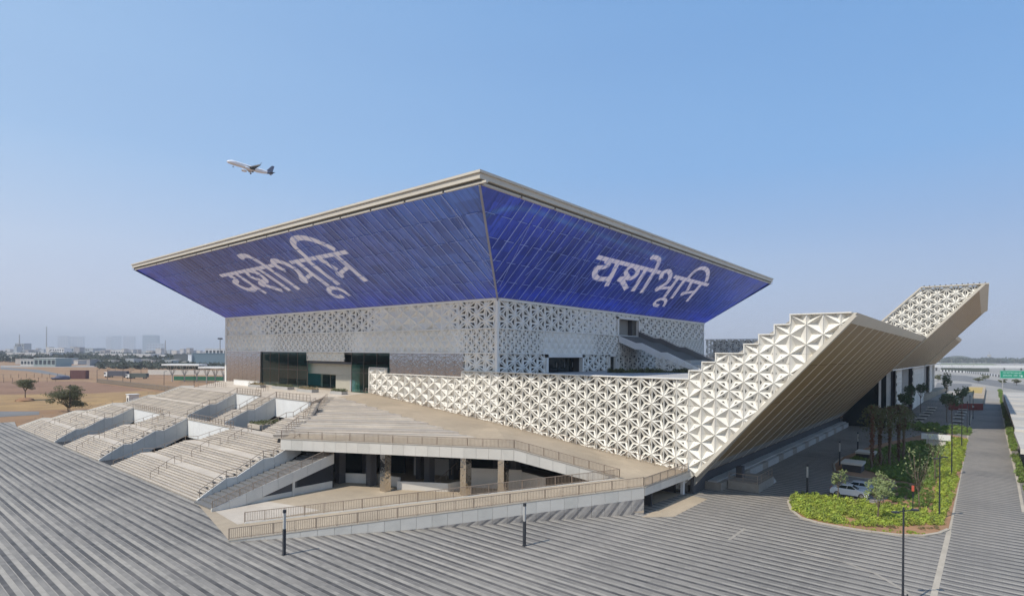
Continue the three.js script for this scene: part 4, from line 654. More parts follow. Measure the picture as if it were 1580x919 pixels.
function tree(label, pos, h, spread, o = {}) {
  const r = rng(o.seed ?? 1), t = thing(o.name ?? 'tree', label, 'tree', pos, 0, o.group), tr = o.trunk ?? h * .018, hf = o.fork ?? .4;
  const fork = V((r() - .5) * h * .06, h * hf, (r() - .5) * h * .06), wood = limb(V(0, -.1, 0), fork, tr * 1.5, tr, h * .02, r), tips = [];
  const nb = o.branches ?? 7; for (let k = 0; k < nb; k++) { const a = k / nb * 6.283 + r(), e = V(Math.cos(a) * spread * (.35 + .6 * r()), h * (hf + (1 - hf) * ((o.low ?? .35) + (.97 - (o.low ?? .35)) * r())), Math.sin(a) * spread * (.35 + .6 * r())); wood.push(...limb(fork, e, tr * .7, tr * .18, h * .04, r)); tips.push(e); for (let j = 0; j < 2; j++) { const m = fork.clone().lerp(e, .45 + .3 * r()), q = m.clone().add(V((r() - .5) * spread, r() * h * .22, (r() - .5) * spread)); wood.push(...limb(m, q, tr * .3, tr * .1, h * .03, r, 2)); tips.push(q); } }
  mesh('trunk', wood, M.bark, t);
  if (o.leaves !== 0) { const L = []; const per = Math.round((o.leaves ?? 1500) / tips.length); for (const c of tips) { const pl = ball(spread * (.26 + .2 * r()), h * (.07 + .06 * r()), spread * (.26 + .2 * r()), c.x, c.y, c.z), n = per * (.5 + r()); for (let i = 0; i < n; i++) { const q = pl(r); for (const p of leafCard(r, o.leaf ?? h * .022)) L.push(p.add(q)); } } mesh('crown', tri(L), o.mat ?? M.leafTree, t); }
  return t;
}
const G = (a, b, y = 0) => { const q = gp(a, b, y); return [q.x, q.y, q.z]; };
tree('lone small tree with a rounded crown on an earth mound in the dry field', G(38, 617), 7.4, 3.4, { seed: 11, mat: M.leafOlive, leaves: 4200, fork: .42, branches: 9 });
tree('bushy wide tree at the edge of the plaza, right of the lone small one', G(105, 634), 7.6, 4.4, { seed: 12, mat: M.leafOlive, leaves: 9000, fork: .12, branches: 16, low: .1 });
{ const [x, , z] = G(38, 618); const t = thing('earth_mound', 'reddish earth mound at the foot of the lone small tree', 'mound', [x, -.1, z]); const g = new THREE.SphereGeometry(2.6, 18, 8, 0, 6.3, 0, 1.57), p = g.attributes.position; for (let i = 0; i < p.count; i++) { const k = 1 + .25 * (hash(i, 3, 4) - .5); p.setXYZ(i, p.getX(i) * k, p.getY(i) * .45 * k, p.getZ(i) * k); } g.computeVertexNormals(); mesh('earth', g, M.soil, t); }
tree('slim young tree with light leaves in front of the white car', G(1294, 776), 3.9, .9, { seed: 13, leaves: 260, fork: .5, leaf: .13, trunk: .05 });
tree('full young tree with pale green leaves right of the white car', G(1356, 806), 4.6, 1.2, { seed: 14, leaves: 520, fork: .35, leaf: .14, trunk: .055 });
tree('second pale young tree close behind the full one', G(1364, 783), 3.8, 1.2, { seed: 15, leaves: 500, fork: .4, leaf: .14, trunk: .05 });
tree('bare grey young tree with few leaves beside the red-topped post', G(1420, 788), 7.2, 2.2, { seed: 16, leaves: 130, fork: .3, leaf: .12, trunk: .055, branches: 10 });
tree('bare thin tree standing left of the middle lamp post', G(1444, 742), 8, 1.8, { seed: 17, leaves: 120, fork: .3, leaf: .12, trunk: .06 });
const smallTrees = [[1398, 655, 8], [1406, 640, 9], [1421, 636, 9], [1462, 652, 8], [1470, 660, 8.5], [1484, 640, 9], [1357, 640, 7], [1368, 612, 11], [1385, 606, 11], [1411, 606, 10], [1462, 622, 11]];
const where = ['left of the left bench row', 'at the head of the left bench row', 'right of the left bench row', 'left of the right bench row', 'at the near end of the right bench row', 'before the red wall', 'behind the shaggy trunks', 'before the lattice pier of the shaded facade', 'before the arched bays of the shaded facade', 'at the right end of the brown wall', 'at the left end of the red wall'];
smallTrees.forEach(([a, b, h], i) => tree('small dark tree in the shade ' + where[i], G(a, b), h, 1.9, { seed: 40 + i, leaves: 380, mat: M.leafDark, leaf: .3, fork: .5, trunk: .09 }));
{ // tall transplanted trees wrapped in dry hanging leaves, held by props
  const spots = [[1346, 724, 10.2, 'nearest the vents, reddish brown'], [1358, 722, 9.6, 'second from the vents, thin and dark'], [1373, 720, 9.8, 'in the middle of the row'], [1387, 716, 9.9, 'second from the right end of the row'], [1395, 712, 9.4, 'at the right end of the row']];
  spots.forEach(([a, b, h, s], i) => {
    const r = rng(600 + i), t = thing('shaggy_tree', 'tall straight tree with hanging dry leaves ' + s, 'tree', G(a, b));
    mesh('trunk', [...limb(V(0, 0, 0), V(.2, h, .1), .2, .12, .3, r, 6), ...[0, 1, 2, 3].flatMap(k => { const c = k * 1.57 + r(); return limb(V(0, h * .8, 0), V(Math.cos(c) * 1.1, h * (.92 + .1 * r()), Math.sin(c) * 1.1), .1, .04, .3, r, 3); })], M.bark, t);
    mesh('dry_leaves', leafGeo(620, q => { const y = Math.pow(q(), .75) * h, w = (.2 + .75 * Math.pow(y / h, 3)) * (.2 + 1.2 * pn(y * .9 + 9, i * 7, 64, 9)); const c = q() * 6.3; return V(Math.cos(c) * w * q(), y, Math.sin(c) * w * q()); }, .2, 620 + i), i === 0 ? mat([.17, .075, .045], 1) : M.shag, t);
    mesh('crown', leafGeo(640, q => { const c = q() * 6.3, w = .25 + 1.9 * q(), y = h * (1.02 - .07 * w * w * (.6 + q())) - q() * q() * 1.2; const k = Math.floor(c * 2) % 3 ? 1 : .35; return V(Math.cos(c) * w * k, y, Math.sin(c) * w * k); }, .17, 640 + i), M.leafOlive, t);
    mesh('prop', [0, 1, 2, 3].map(k => { const c = k * 1.57 + .5; return rod(V(Math.cos(c) * 1.6, 0, Math.sin(c) * 1.6), V(0, 3, 0), .035); }), M.bark, t);
  });
}

// ------------------------------------------------------------------ lamps and posts
function bollard(label, pos, h = 4) { const t = thing('light_column', label, 'light column', pos); mesh('shaft', [bx(-.11, .11, 0, h * .58, -.11, .11), bx(-.16, .16, 0, .06, -.16, .16)], M.pole, t); mesh('lens', bx(-.095, .095, h * .58 + .004, h * .93, -.095, .095), M.glow, t); mesh('cap', bx(-.11, .11, h * .93 + .004, h, -.11, .11), M.pole, t); return t; }
bollard('tall square light column on the plaza in front of the ramp, leftmost', G(438, 856));
bollard('tall square light column on the plaza before the mirrored ramp side', G(809, 842));
bollard('light column at the corner of the bright hedge, partly in shade', G(1246, 764));
bollard('light column in deep shade left of the stone vent boxes', G(1296, 718));
bollard('light column in deep shade farthest from the plaza', G(1324, 700));
function streetLamp(label, pos, h, arm) { const t = thing('street_lamp', label, 'street lamp', pos); mesh('pole', [rod(V(0, 0, 0), V(0, h, 0), .085, .06, 10), rod(V(0, 0, 0), V(0, .5, 0), .13, .13, 10)], M.pole, t); mesh('arm', [bar(V(-.55 * arm, h - .35, 0), V(.75 * arm, h - .2, 0), .06)], M.pole, t); for (const [x, y] of [[-.62, -.36], [.85, -.2]]) mesh('lamp_head', bx(x * arm - .22, x * arm + .22, h + y - .05, h + y + .05, -.14, .14), M.pole, t); return t; }
{ const p = at(1397, 41); streetLamp('nearest dark street lamp rising from the bottom edge of the view', [p.x, 0, p.z], 7.2, 1).rotation.y = -.85; }
streetLamp('dark street lamp in the corner of the bed beside the path, second nearest', G(1450, 803), 7.2, .7).rotation.y = -.85;
streetLamp('slim street lamp beside the path halfway along the bed', G(1469, 735), 7.8, .5);
streetLamp('slim street lamp at the far end of the bed beside the path', G(1484.5, 690), 7.6, .5);
streetLamp('street lamp at the shadow line beyond the bed', G(1493, 668), 7.6, .5);
streetLamp('street lamp before the red wall, left one of two', G(1497, 656), 8, .5);
streetLamp('street lamp before the red wall, right one of two', G(1502, 646), 8.4, .5);
streetLamp('lone dark pole before the bushy tree at the plaza edge', G(107, 636), 8, .02);
{ const p = at(1404, 40.4), t = thing('short_post', 'pair of short dark posts at the foot of the nearest street lamp', 'posts', [p.x, 0, p.z]); mesh('post', rod(V(0, 0, 0), V(0, 1.2, 0), .05), M.pole, t); mesh('post', rod(V(-.5, 0, -.45), V(-.5, 1.1, -.45), .05), M.pole, t); }
{ const t = thing('sign_post', 'slim dark post with a small red box on top in the bed', 'post', G(1409, 797)); mesh('post', rod(V(0, 0, 0), V(0, 2.9, 0), .05), M.pole, t); mesh('red_box', bx(-.16, .16, 2.9, 3.5, -.12, .12), mat([.5, .09, .05], .6), t); }

// ------------------------------------------------------------------ cars
function makeCar(label, pos, turn, body) {
  const t = thing('parked_car', label, 'car', pos, turn);       // nose towards +x
  const paint = new THREE.MeshPhysicalMaterial({ roughness: .35, clearcoat: 1, clearcoatRoughness: .06 }); paint.color.setRGB(...body);
  const prof = (pts, w, b = .06) => { const s = new THREE.Shape(); s.moveTo(...pts[0]); pts.slice(1).forEach(p => p.length === 2 ? s.lineTo(...p) : s.quadraticCurveTo(...p)); const g = new THREE.ExtrudeGeometry(s, { depth: w - 2 * b, bevelEnabled: true, bevelThickness: b, bevelSize: b, bevelSegments: 2, curveSegments: 6 }); g.translate(0, 0, -(w - 2 * b) / 2); return g; };
  mesh('body', prof([[-2.08, .35], [-1.75, .3], [-1.72, .5, -1.35, .62], [-1.0, .5, -.98, .3], [.95, .3], [.98, .5, 1.32, .62], [1.68, .5, 1.7, .3], [2.02, .34], [2.1, .6], [2.0, .78, 1.2, .92], [.95, .96], [-1.75, 1.0], [-2.1, .95, -2.12, .6]], 1.66), paint, t);
  mesh('roof', prof([[-.95, 1.42], [-.3, 1.5, .3, 1.43], [.2, 1.38], [-.9, 1.37]], 1.3, .05), paint, t);
  const gl = [[-1.62, 1.0], [-.98, 1.38], [.28, 1.38], [1.02, .98]];
  mesh('window', [prof(gl, 1.42, .05)], M.darkGlass, t);
  mesh('pillar', [.72, -.72].flatMap(z => [bar(V(-.28, 1, z), V(-.2, 1.4, z * .95), .07, .05), bar(V(-1.66, 1, z), V(-.95, 1.42, z * .93), .1, .06), bar(V(1.02, .97, z), V(.25, 1.42, z * .93), .06, .06)]), paint, t);
  for (const x of [-1.34, 1.33]) for (const z of [-.74, .74]) { const w = new THREE.CylinderGeometry(.32, .32, .2, 20); w.rotateX(Math.PI / 2); w.translate(x, .32, z); const o = mesh('wheel', w, M.pole, t); const q = new THREE.CylinderGeometry(.2, .2, .215, 14); q.rotateX(Math.PI / 2); q.translate(x, .32, z); mesh('rim', q, M.metal, o); }
  for (const z of [-.6, .6]) { mesh('headlight', bx(1.9, 2.1, .66, .8, z - .16, z + .16), M.metal, t); mesh('taillight', bx(-2.16, -2.0, .7, .92, z - .14, z + .14), mat([.4, .02, .02], .4), t); }
  mesh('bumper', [bx(2.08, 2.16, .36, .46, -.7, .7), bx(-2.16, -2.08, .38, .48, -.7, .7)], M.darkGrey, t);
  for (const z of [-.86, .86]) mesh('side_mirror', bx(.62, .8, .98, 1.1, z - .08, z + .08), paint, t);
  return t;
}
makeCar('white hatchback parked nearest the bright hedge', [84.4, .02, -13.3], -Math.PI / 2 + .06, [.78, .8, .82]);
makeCar('silver car with dark windscreen parked behind the white hatchback', [87.5, .02, -12.4], -Math.PI / 2 + .04, [.58, .64, .70]);

// ------------------------------------------------------------------ plaza furniture on the right
function vent(label, a, b, w, d, h) { const [x, , z] = G(a, b), t = thing('vent_box', label, 'vent box', [x, 0, z]); mesh('wall', [bx(-d / 2, d / 2, 0, h - .35, -w / 2, w / 2)], M.darkGrey, t); mesh('stone_top', bx(-d / 2 - .15, d / 2 + .15, h - .35, h, -w / 2 - .15, w / 2 + .15), M.panel, t); for (let k = 0; k < 5; k++) mesh('louvre', bx(-d / 2 - .04, -d / 2 + .02, .2 + k * .22, .3 + k * .22, -w / 2 + .1, w / 2 - .1), M.pole, t); return t; }
vent('stone-topped vent box nearest the parked cars', 1317, 726, 2.6, 3.2, 1.5);
vent('stone-topped vent box farther back among the shaggy trunks', 1337, 708, 2.6, 3, 1.4);
{ const a = G(1427, 688), t = thing('garden_wall', 'white garden wall with a wedge-shaped lower face at the end of the bed', 'wall', [a[0], 0, a[2]]); mesh('coping', bx(-.4, 0, 1.5, 2.6, -.5, 4.2), M.white, t); mesh('lower_face', slab([[-.2, .3], [-.2, 3.4], [1, 2.6], [1, .6]], 0, 1.5), M.panelB, t); }
[[1416, 652, 'nearest'], [1421.5, 647, 'second'], [1427, 642, 'third'], [1432.5, 638, 'fourth'], [1436.5, 634, 'fifth'], [1439, 630, 'farthest']].forEach(([a, b, s]) => { const t = thing('bench', `pale slab bench, ${s} of the left bench row in the shade`, 'bench', G(a, b), 0, 'slab benches of the shaded square'); mesh('seat', bx(-.55, .55, .32, .5, -1.3, 1.3), M.panel, t); mesh('base', bx(-.35, .35, 0, .32, -.9, .9), M.darkGrey, t); });
[[1474, 657, 'nearest'], [1478, 652, 'second'], [1480, 646, 'third'], [1482, 641, 'fourth'], [1485, 637, 'fifth'], [1487, 633, 'farthest']].forEach(([a, b, s]) => { const t = thing('bench', `pale slab bench, ${s} of the right bench row in the shade`, 'bench', G(a, b), 0, 'slab benches of the shaded square'); mesh('seat', bx(-.55, .55, .32, .5, -1.3, 1.3), M.panel, t); mesh('base', bx(-.35, .35, 0, .32, -.9, .9), M.darkGrey, t); });
{ const a = gp(1465, 632), b = gp(1517, 632.4), t = thing('boundary_wall', 'low dark red wall across the shaded square left of the path', 'wall'); mesh('wall', wallStrip([a.x, a.z], [b.x, b.z], 0, 2.2, 0, 2.2, .4), M.red, t); mesh('white_disc', new THREE.CylinderGeometry(.4, .4, .1, 16).rotateZ(Math.PI / 2).translate(a.x - .3 + (b.x - a.x) * .7, 1.2, a.z + (b.z - a.z) * .7), M.white, t);
  struct('raised_court', slab([[a.x + .4, a.z], [b.x + .4, b.z], [b.x + 160, b.z + 1], [a.x + 160, a.z + 3]], 0, 2), M.beige); struct('yellow_lawn', slab([[b.x + 78, b.z - .5], [b.x + 140, b.z - .2], [b.x + 140, a.z + 3], [b.x + 78, a.z + 2]], 2, 2.05), mat([.42, .30, .10], 1)); }
{ const a = gp(1367, 622), b = gp(1423, 621), t = thing('boundary_wall', 'low rusty brown wall in the shade before the entrance front', 'wall'); mesh('wall', wallStrip([a.x, a.z], [b.x, b.z], 0, 2.6, 0, 2.6, .4), M.rust, t); struct('raised_court', slab([[a.x + .5, a.z], [b.x + .5, b.z], [b.x + 110, b.z + 4], [a.x + 110, -19]], 0, 2.2), M.beige); }
{ // flat concrete roofs at the right edge
  const t = thing('flat_roof_building', 'low building with weathered flat concrete roof slabs at the right edge', 'building');
  for (let k = 0; k < 20; k++) mesh('roof_slab', bx(147.8 + k * 8, 147.8 + k * 8 + 7.94, 3.5, 4 + (k % 2) * .02, 4.7 + k * .05, 30), k % 3 ? M.oldRoof : M.concrete, t);
  for (let k = 0; k < 4; k++) mesh('roof_slab', bx(118 + k * 7.3, 118 + k * 7.3 + 7.22, 3.2, 3.75, 4.4, 30), M.oldRoof, t);
  for (let k = 0; k < 4; k++) mesh('roof_slab', bx(96 + k * 5.4, 96 + k * 5.4 + 5.3, 1.9, 2.4, 5.6, 30), M.oldRoof, t);
  mesh('wall', [bx(118.4, 308, 0, 3.2, 5.6, 29), bx(96.4, 118.3, 0, 1.9, 6.4, 29)], M.concrete, t);
  for (const q of [bx(117.8, 118.0, 3.2, 4, 4.3, 30), bx(147.4, 147.75, 3.2, 4.2, 4.5, 30), bx(95.7, 96, 1.8, 2.6, 5.5, 30)]) mesh('upstand', q, M.panel, t);
}

{ // plinth and stoop along the foot of the brown soffit
  const t = thing('plinth', 'pale stone plinth running along the foot of the brown soffit in the shade', 'plinth');
  for (let k = 0; k < 30; k++) mesh('plinth_stone', bx(76 + k * 3.05, 76 + k * 3.05 + 3.02, 0, 1 + (k % 2) * .01, -29, -26.8), k % 3 ? M.concrete : M.stepRiser, t);
  mesh('ledge', bx(76, 168, 1.02, 1.2, -28.6, -27.4), M.concrete, t);
  const u = thing('stoop', 'low stone stoop with dark railing beside the pointed foot of the wing', 'stoop', [2.6, 0, -.3]); mesh('platform', [bx(75.6, 82.6, 0, 1.1, -26.4, -22.4)], M.stepRiser, u); for (let k = 0; k < 4; k++) mesh('step', bx(82.62 + k * .4, 83.02 + k * .4, 0, .88 - k * .22, -26.6, -22.5), M.concrete, u); mesh('cabinet', bx(78.2, 79.4, 1.1, 2.6, -26.2, -25.4), M.darkGrey, u);
  railing('dark railing on the stoop beside the pointed foot of the wing', [V(78.3, 1.1, -26.6), V(78.3, 1.1, -22.9), V(85, 1.1, -22.9)], { pitch: 1.6, mid: true });
}
// ------------------------------------------------------------------ roads, flyover and airfield on the right
const along = (px, D, y) => { const p = at(px, D); p.y = y; return p; };
{
  const t = thing('flyover', 'pale concrete flyover crossing behind the hall at the right', 'bridge'), D = 760;
  const a = along(1380, D, 0), b = along(1800, D, 0), q = (y0, y1, s) => { const f = FW.clone().multiplyScalar(s); return wallStrip([a.x + f.x, a.z + f.z], [b.x + f.x, b.z + f.z], y0, y1, y0, y1, 9); };
  mesh('deck', q(5.2, 6.6, 0), M.paleGround, t); mesh('parapet', wallStrip([a.x - FW.x * 4.6, a.z - FW.z * 4.6], [b.x - FW.x * 4.6, b.z - FW.z * 4.6], 4.4, 8.2, 4.4, 8.2, .5), M.white, t);
  for (let k = 0; k < 16; k++) { const p = a.clone().lerp(b, (k + .5) / 16); mesh('pier', bx(p.x - 1, p.x + 1, 0, 5.2, p.z - 1, p.z + 1), M.concrete, t); }
  const e = thing('embankment', 'dark green planted bank in the shade under the flyover', 'bank'); const a2 = along(1455, D - 30, 0), b2 = along(1525, D - 30, 0); mesh('bank', wallStrip([a2.x, a2.z], [b2.x, b2.z], 0, 4.4, 0, 4.4, 5), M.leafFar, e);
}
{
  const t = thing('striped_barrier', 'long black and white striped kerb barrier along the road below the flyover', 'barrier'); const n = 46, list = [[1452, 572.6], [1490, 574.8], [1515, 577.5], [1546, 582]];
  const pts = list.map(p => gp(...p)); const L = []; for (let i = 0; i + 1 < pts.length; i++) for (let k = 0; k < 15; k++) L.push([pts[i].clone().lerp(pts[i + 1], k / 15), pts[i].clone().lerp(pts[i + 1], (k + 1) / 15)]);
  L.forEach(([a, b], i) => mesh('block', wallStrip([a.x, a.z], [b.x, b.z], 0, 2, 0, 2, .6), i % 2 ? M.pole : M.white, t));
  struct('road', sheet(pix([[1447, 577], [1490, 579], [1540, 587], [1600, 596], [1600, 606], [1538, 596], [1490, 588], [1447, 586]]), -.03), M.asphalt);
  struct('road', sheet(pix([[1447, 590], [1500, 592], [1500, 601], [1440, 604]]), -.035), M.asphalt);
}
{
  const D = 330, t = thing('road_sign', 'large green overhead road sign with white lettering and arrow at the right edge', 'sign'); const a = along(1543.5, D, 0), b = along(1625, D, 0), yT = 18 - (571 - 551.7) * D / 880, yB = 18 - (583.5 - 551.7) * D / 880;
  const c = document.createElement('canvas'); c.width = 1024; c.height = 160; const g = c.getContext('2d'); g.fillStyle = '#12a07c'; g.fillRect(0, 0, 1024, 160); g.strokeStyle = '#e8f4ee'; g.lineWidth = 5; g.strokeRect(8, 8, 1008, 144);
  g.fillStyle = '#d8efe6'; const r = rng(9); for (let row = 0; row < 2; row++) for (let x = 60; x < 420; x += 26) if (r() > .18) { g.fillRect(x, 36 + row * 54, 5, 30); g.fillRect(x, 36 + row * 54 + (r() > .5 ? 0 : 14), 16, 5); if (r() > .5) g.fillRect(x + 12, 36 + row * 54, 4, 26); }
  g.beginPath(); g.moveTo(400, 120); g.lineTo(425, 85); g.lineTo(450, 120); g.fill(); g.fillRect(418, 115, 14, 24);
  const tx = new THREE.CanvasTexture(c); tx.colorSpace = THREE.SRGBColorSpace; const n = b.clone().sub(a).normalize();
  const gq = quad(V(a.x, yB, a.z), V(b.x, yB, b.z), V(b.x, yT, b.z), V(a.x, yT, a.z)).translate(-FW.x * .2, 0, -FW.z * .2); gq.setAttribute('uv', new THREE.Float32BufferAttribute([0, 0, 1, 0, 1, 1, 0, 0, 1, 1, 0, 1], 2)); shared('sign_face', gq, mat(tx, .5), t);
  mesh('sign_back', wallStrip([a.x, a.z], [b.x, b.z], yB, yT, yB, yT, .2), M.concrete, t); const p = a.clone().lerp(b, .06); mesh('post', [rod(V(p.x, 0, p.z), V(p.x, yB, p.z), .25), rod(V(p.x + 1.5, 0, p.z), V(p.x + 1.5, yB, p.z), .2)], M.concrete, t);
}
for (const [k, px] of [1452, 1469, 1485, 1503, 1522, 1545, 1566].entries()) { const p = at(px, 752 + k), t = thing('flyover_lamp', `thin lamp post on the flyover parapet, ${['first', 'second', 'third', 'fourth', 'fifth', 'sixth', 'seventh'][k]} from the left`, 'lamp post', [p.x, 6.6, p.z]); mesh('pole', rod(V(0, 0, 0), V(0, 9, 0), .22, .14), M.concrete, t); mesh('lamp_head', bar(V(0, 9, 0), V(1.6, 9.4, 1.6), .3), M.pole, t); }
[[1448, 588, 5, 'beside the last lattice pier'], [1510, 590, 4, 'beyond the yellow lawn'], [1521, 587, 5, 'beside the end of the long path'], [1547, 592, 3.5, 'below the green road sign'], [1569, 594, 4, 'beyond the flat concrete roofs']].forEach(([a, b, h, w], i) => tree('roadside shrub tree ' + w, G(a, b), h, 2.6, { seed: 70 + i, leaves: 500, mat: M.leafOlive, leaf: .32, fork: .25, trunk: .1, low: .1 }));
// far walls of trees; each reads as one mass
function treeBelt(label, px0, px1, D, h, n, m, seed, depth = 30) {
  const r = rng(seed), g = leafGeo(46, ball(1, .75, 1, 0, .6, 0), .34, seed + 5), o = new THREE.InstancedMesh(g, m, n), M4 = new THREE.Matrix4(), q = new THREE.Quaternion(), c = new THREE.Color();
  for (let i = 0; i < n; i++) { const p = at(px0 + (px1 - px0) * r(), D + depth * (r() - .5) * 2), s = h * (.3 + .45 * r()) * (.6 + .8 * pn(i * .2, 3, 64, seed)); q.setFromAxisAngle(V(0, 1, 0), r() * 6.3); M4.compose(V(p.x, r() * h * .25, p.z), q, V(s * 1.2, s, s * 1.2)); o.setMatrixAt(i, M4); const k = .7 + .5 * r(); c.setRGB(k, k, k); o.setColorAt(i, c); }
  o.name = numbered('tree_belt'); scene.add(o); return tag(o, label, 'woodland', null, 'stuff');
}
treeBelt('hazy belt of dark trees beyond the dry field at the left', -60, 345, 900, 8, 620, M.leafFar, 21, 120);
treeBelt('second hazy belt of trees just before the left skyline', -60, 345, 1500, 10, 420, M.leafFar, 22, 150);
treeBelt('thin hazy line of trees along the right horizon', 1380, 1700, 2000, 14, 700, M.leafFar, 23, 200);
{ const r = rng(31), g = leafGeo(46, ball(1, .75, 1, 0, .6, 0), .34, 36), o = new THREE.InstancedMesh(g, M.leafFar, 900), m4 = new THREE.Matrix4(); for (let i = 0; i < 900; i++) { const s = 4 + 6 * r(); m4.makeScale(s * 1.2, s, s * 1.2); m4.setPosition(-250 - 30 * r(), r() * 4, -760 + 1200 * r()); o.setMatrixAt(i, m4); } o.name = numbered('tree_belt'); scene.add(o); tag(o, 'belt of trees behind the plaza, mirrored in the wavy cladding', 'woodland', null, 'stuff'); }
treeBelt('low scrub along the near edge of the left building line', 150, 345, 600, 5, 260, M.leafFar, 24, 60);
{ const p = at(1473, 2600), t = thing('water_tower', 'faint pale tower standing on the right horizon', 'tower', [at(1527, 2600).x, 0, at(1527, 2600).z]); mesh('shaft', bx(-4, 4, 0, 24, -4, 4), M.white, t); mesh('top', bx(-7, 7, 24, 32, -7, 7), M.concrete, t); mesh('mast', rod(V(0, 32, 0), V(0, 44, 0), 1), M.concrete, t); }
{ const p = at(1479, 2500), t = thing('low_hill', 'low hazy knoll on the right horizon', 'hill', [p.x, -1, p.z]); const g = new THREE.SphereGeometry(1, 24, 8, 0, 6.3, 0, 1.57); g.scale(26, 26, 60); mesh('knoll', g, M.leafFar, t); }

// ------------------------------------------------------------------ far buildings on the left
const wallM = [[.55, .54, .52], [.5, .46, .42], [.42, .46, .48], [.6, .57, .52], [.38, .35, .34]].map((c, i) => mat(grime(c, 128, 40, 4, .2, 150 + i), .9)), winM = mat([.05, .06, .07], .3);
function building(label, px0, px1, D, h, depth, m, floors, cols, group, roofM) {
  const a = at(px0, D), b = at(px1, D), w = a.distanceTo(b), c = a.clone().lerp(b, .5).addScaledVector(FW, depth / 2);
  const t = thing('distant_building', label, 'building', [c.x, -.1, c.z], Math.atan2(-RT.z, RT.x), group);
  mesh('wall', bx(-w / 2, w / 2, 0, h, -depth / 2, depth / 2), m, t); mesh('roof', bx(-w / 2 - .3, w / 2 + .3, h, h + Math.max(.5, h * .04), -depth / 2 - .3, depth / 2 + .3), roofM ?? m, t);
  if (floors) { const g = metreUV(prep(bx(-w / cols * .3, w / cols * .3, 0, h / floors * .5, depth / 2, depth / 2 + .25))); for (let f = 0; f < floors; f++) for (let k = 0; k < cols; k++) shared('window', g, winM, t).position.set(-w / 2 + (k + .5) * w / cols, h / floors * (f + .28), 0); }
  return t;
}
building('white two-storey block with dark square windows in front of the left skyline', 76, 98, 1700, 21, 30, mat([.85, .85, .84], .8), 2, 6);
building('long grey-green factory with three dark openings beyond the field', 52, 85, 600, 8.5, 22, mat([.33, .37, .35], .9), 1, 5, null, wallM[0]);
building('pale low annex beside the grey-green factory', 31, 51, 620, 6.5, 18, wallM[3], 1, 4);
building('long dull grey block right of the white two-storey one', 99, 148, 1750, 22, 40, wallM[2], 2, 14);
building('white gabled block with a row of windows farther right', 170, 193, 1700, 17, 25, mat([.72, .72, .7], .8), 1, 6);
building('long low white shed roof behind the trees in the middle left', 140, 232, 1300, 9, 50, wallM[0], 0, 0, null, mat([.7, .72, .72], .7));
building('long white shed roof at the far left behind the trees', 8, 76, 1350, 9.5, 50, wallM[0], 0, 0, null, mat([.7, .72, .72], .7));
building('blue-grey warehouse near the hall with a white end bay', 295, 352, 690, 14.5, 60, mat([.13, .19, .23], .8), 0, 0);
building('white end bay standing at the left of the blue-grey warehouse', 289.5, 295, 688, 13, 30, mat([.75, .76, .77], .8), 0, 0);
building('dark shed left of the blue-grey warehouse', 268, 289, 720, 13, 40, mat([.10, .115, .125], .9), 0, 0);
building('row of white flats above the blue-grey warehouse', 316, 350, 1000, 21, 30, mat([.68, .67, .66], .8), 2, 6);
building('small white kiosk building among the trees', 245, 254, 1100, 9, 14, mat([.7, .72, .72], .8), 0, 0);
building('stepped block with a rooftop mast at the far left', 22, 36, 1900, 36, 30, wallM[2], 3, 4);
building('hazy pale high-rise on the left of the skyline', 88, 104, 8600, 215, 40, wallM[1], 8, 4);
building('hazy paired high-rise right of the pale one', 106, 127, 8700, 208, 40, wallM[1], 8, 5);
building('faint tall high-rise at the left of the middle cluster', 163, 171, 9400, 228, 40, wallM[1], 8, 3);
building('faint broad high-rise in the middle cluster', 173, 184, 9400, 240, 40, wallM[2], 8, 3);
building('faint twin high-rise at the right of the middle cluster', 189, 206, 9400, 236, 40, wallM[1], 8, 4);
building('teal-grey glass high-rise, clearest on the skyline', 219, 242, 7200, 200, 50, mat([.14, .22, .24], .5), 7, 6);
building('low podium right of the teal-grey high-rise', 225, 252, 6600, 95, 40, wallM[2], 3, 6);
{ const r = rng(88); for (let k = 0; k < 44; k++) { const x = 2 + 342 * (k + .2 + .6 * r()) / 44; building('small pale building in the hazy row along the left horizon', x, x + 3 + 6 * r(), 1600 + 800 * r(), 12 + 14 * r(), 20, wallM[k % 5], 0, 0, 'small hazy buildings along the left horizon'); } }
{ const r = rng(89); for (let k = 0; k < 34; k++) { const x = -4 + 345 * (k + .2 + .6 * r()) / 34; if ((x > 26 && x < 88) || x > 286) continue; building('small low shed in the hazy strip between field and trees', x, x + 4 + 9 * r(), 640 + 240 * r(), 2.6 + 4.5 * r(), 14, wallM[(k * 3) % 5], 0, 0, 'low sheds before the left tree belt', r() > .6 ? wallM[3] : undefined); } }
for (const [a, h, D, s] of [[70.8, 110, 2300, 'tall thin chimney mast on the left skyline'], [29, 66, 1900, 'thin rooftop mast at the far left skyline'], [339, 62, 800, 'floodlight mast beside the corner of the hall'], [254.5, 52, 1900, 'short mast right of the teal-grey high-rise']]) { const p = at(a, D), t = thing('mast', s, 'mast', [p.x, 0, p.z]); mesh('shaft', rod(V(0, 0, 0), V(0, h * (D === 800 ? .55 : 1), 0), D / 900, D / 1500, 8), M.concrete, t); if (D === 800) mesh('lamp_rack', bx(-3, 3, 34, 36, -1, 1), M.pole, t); }

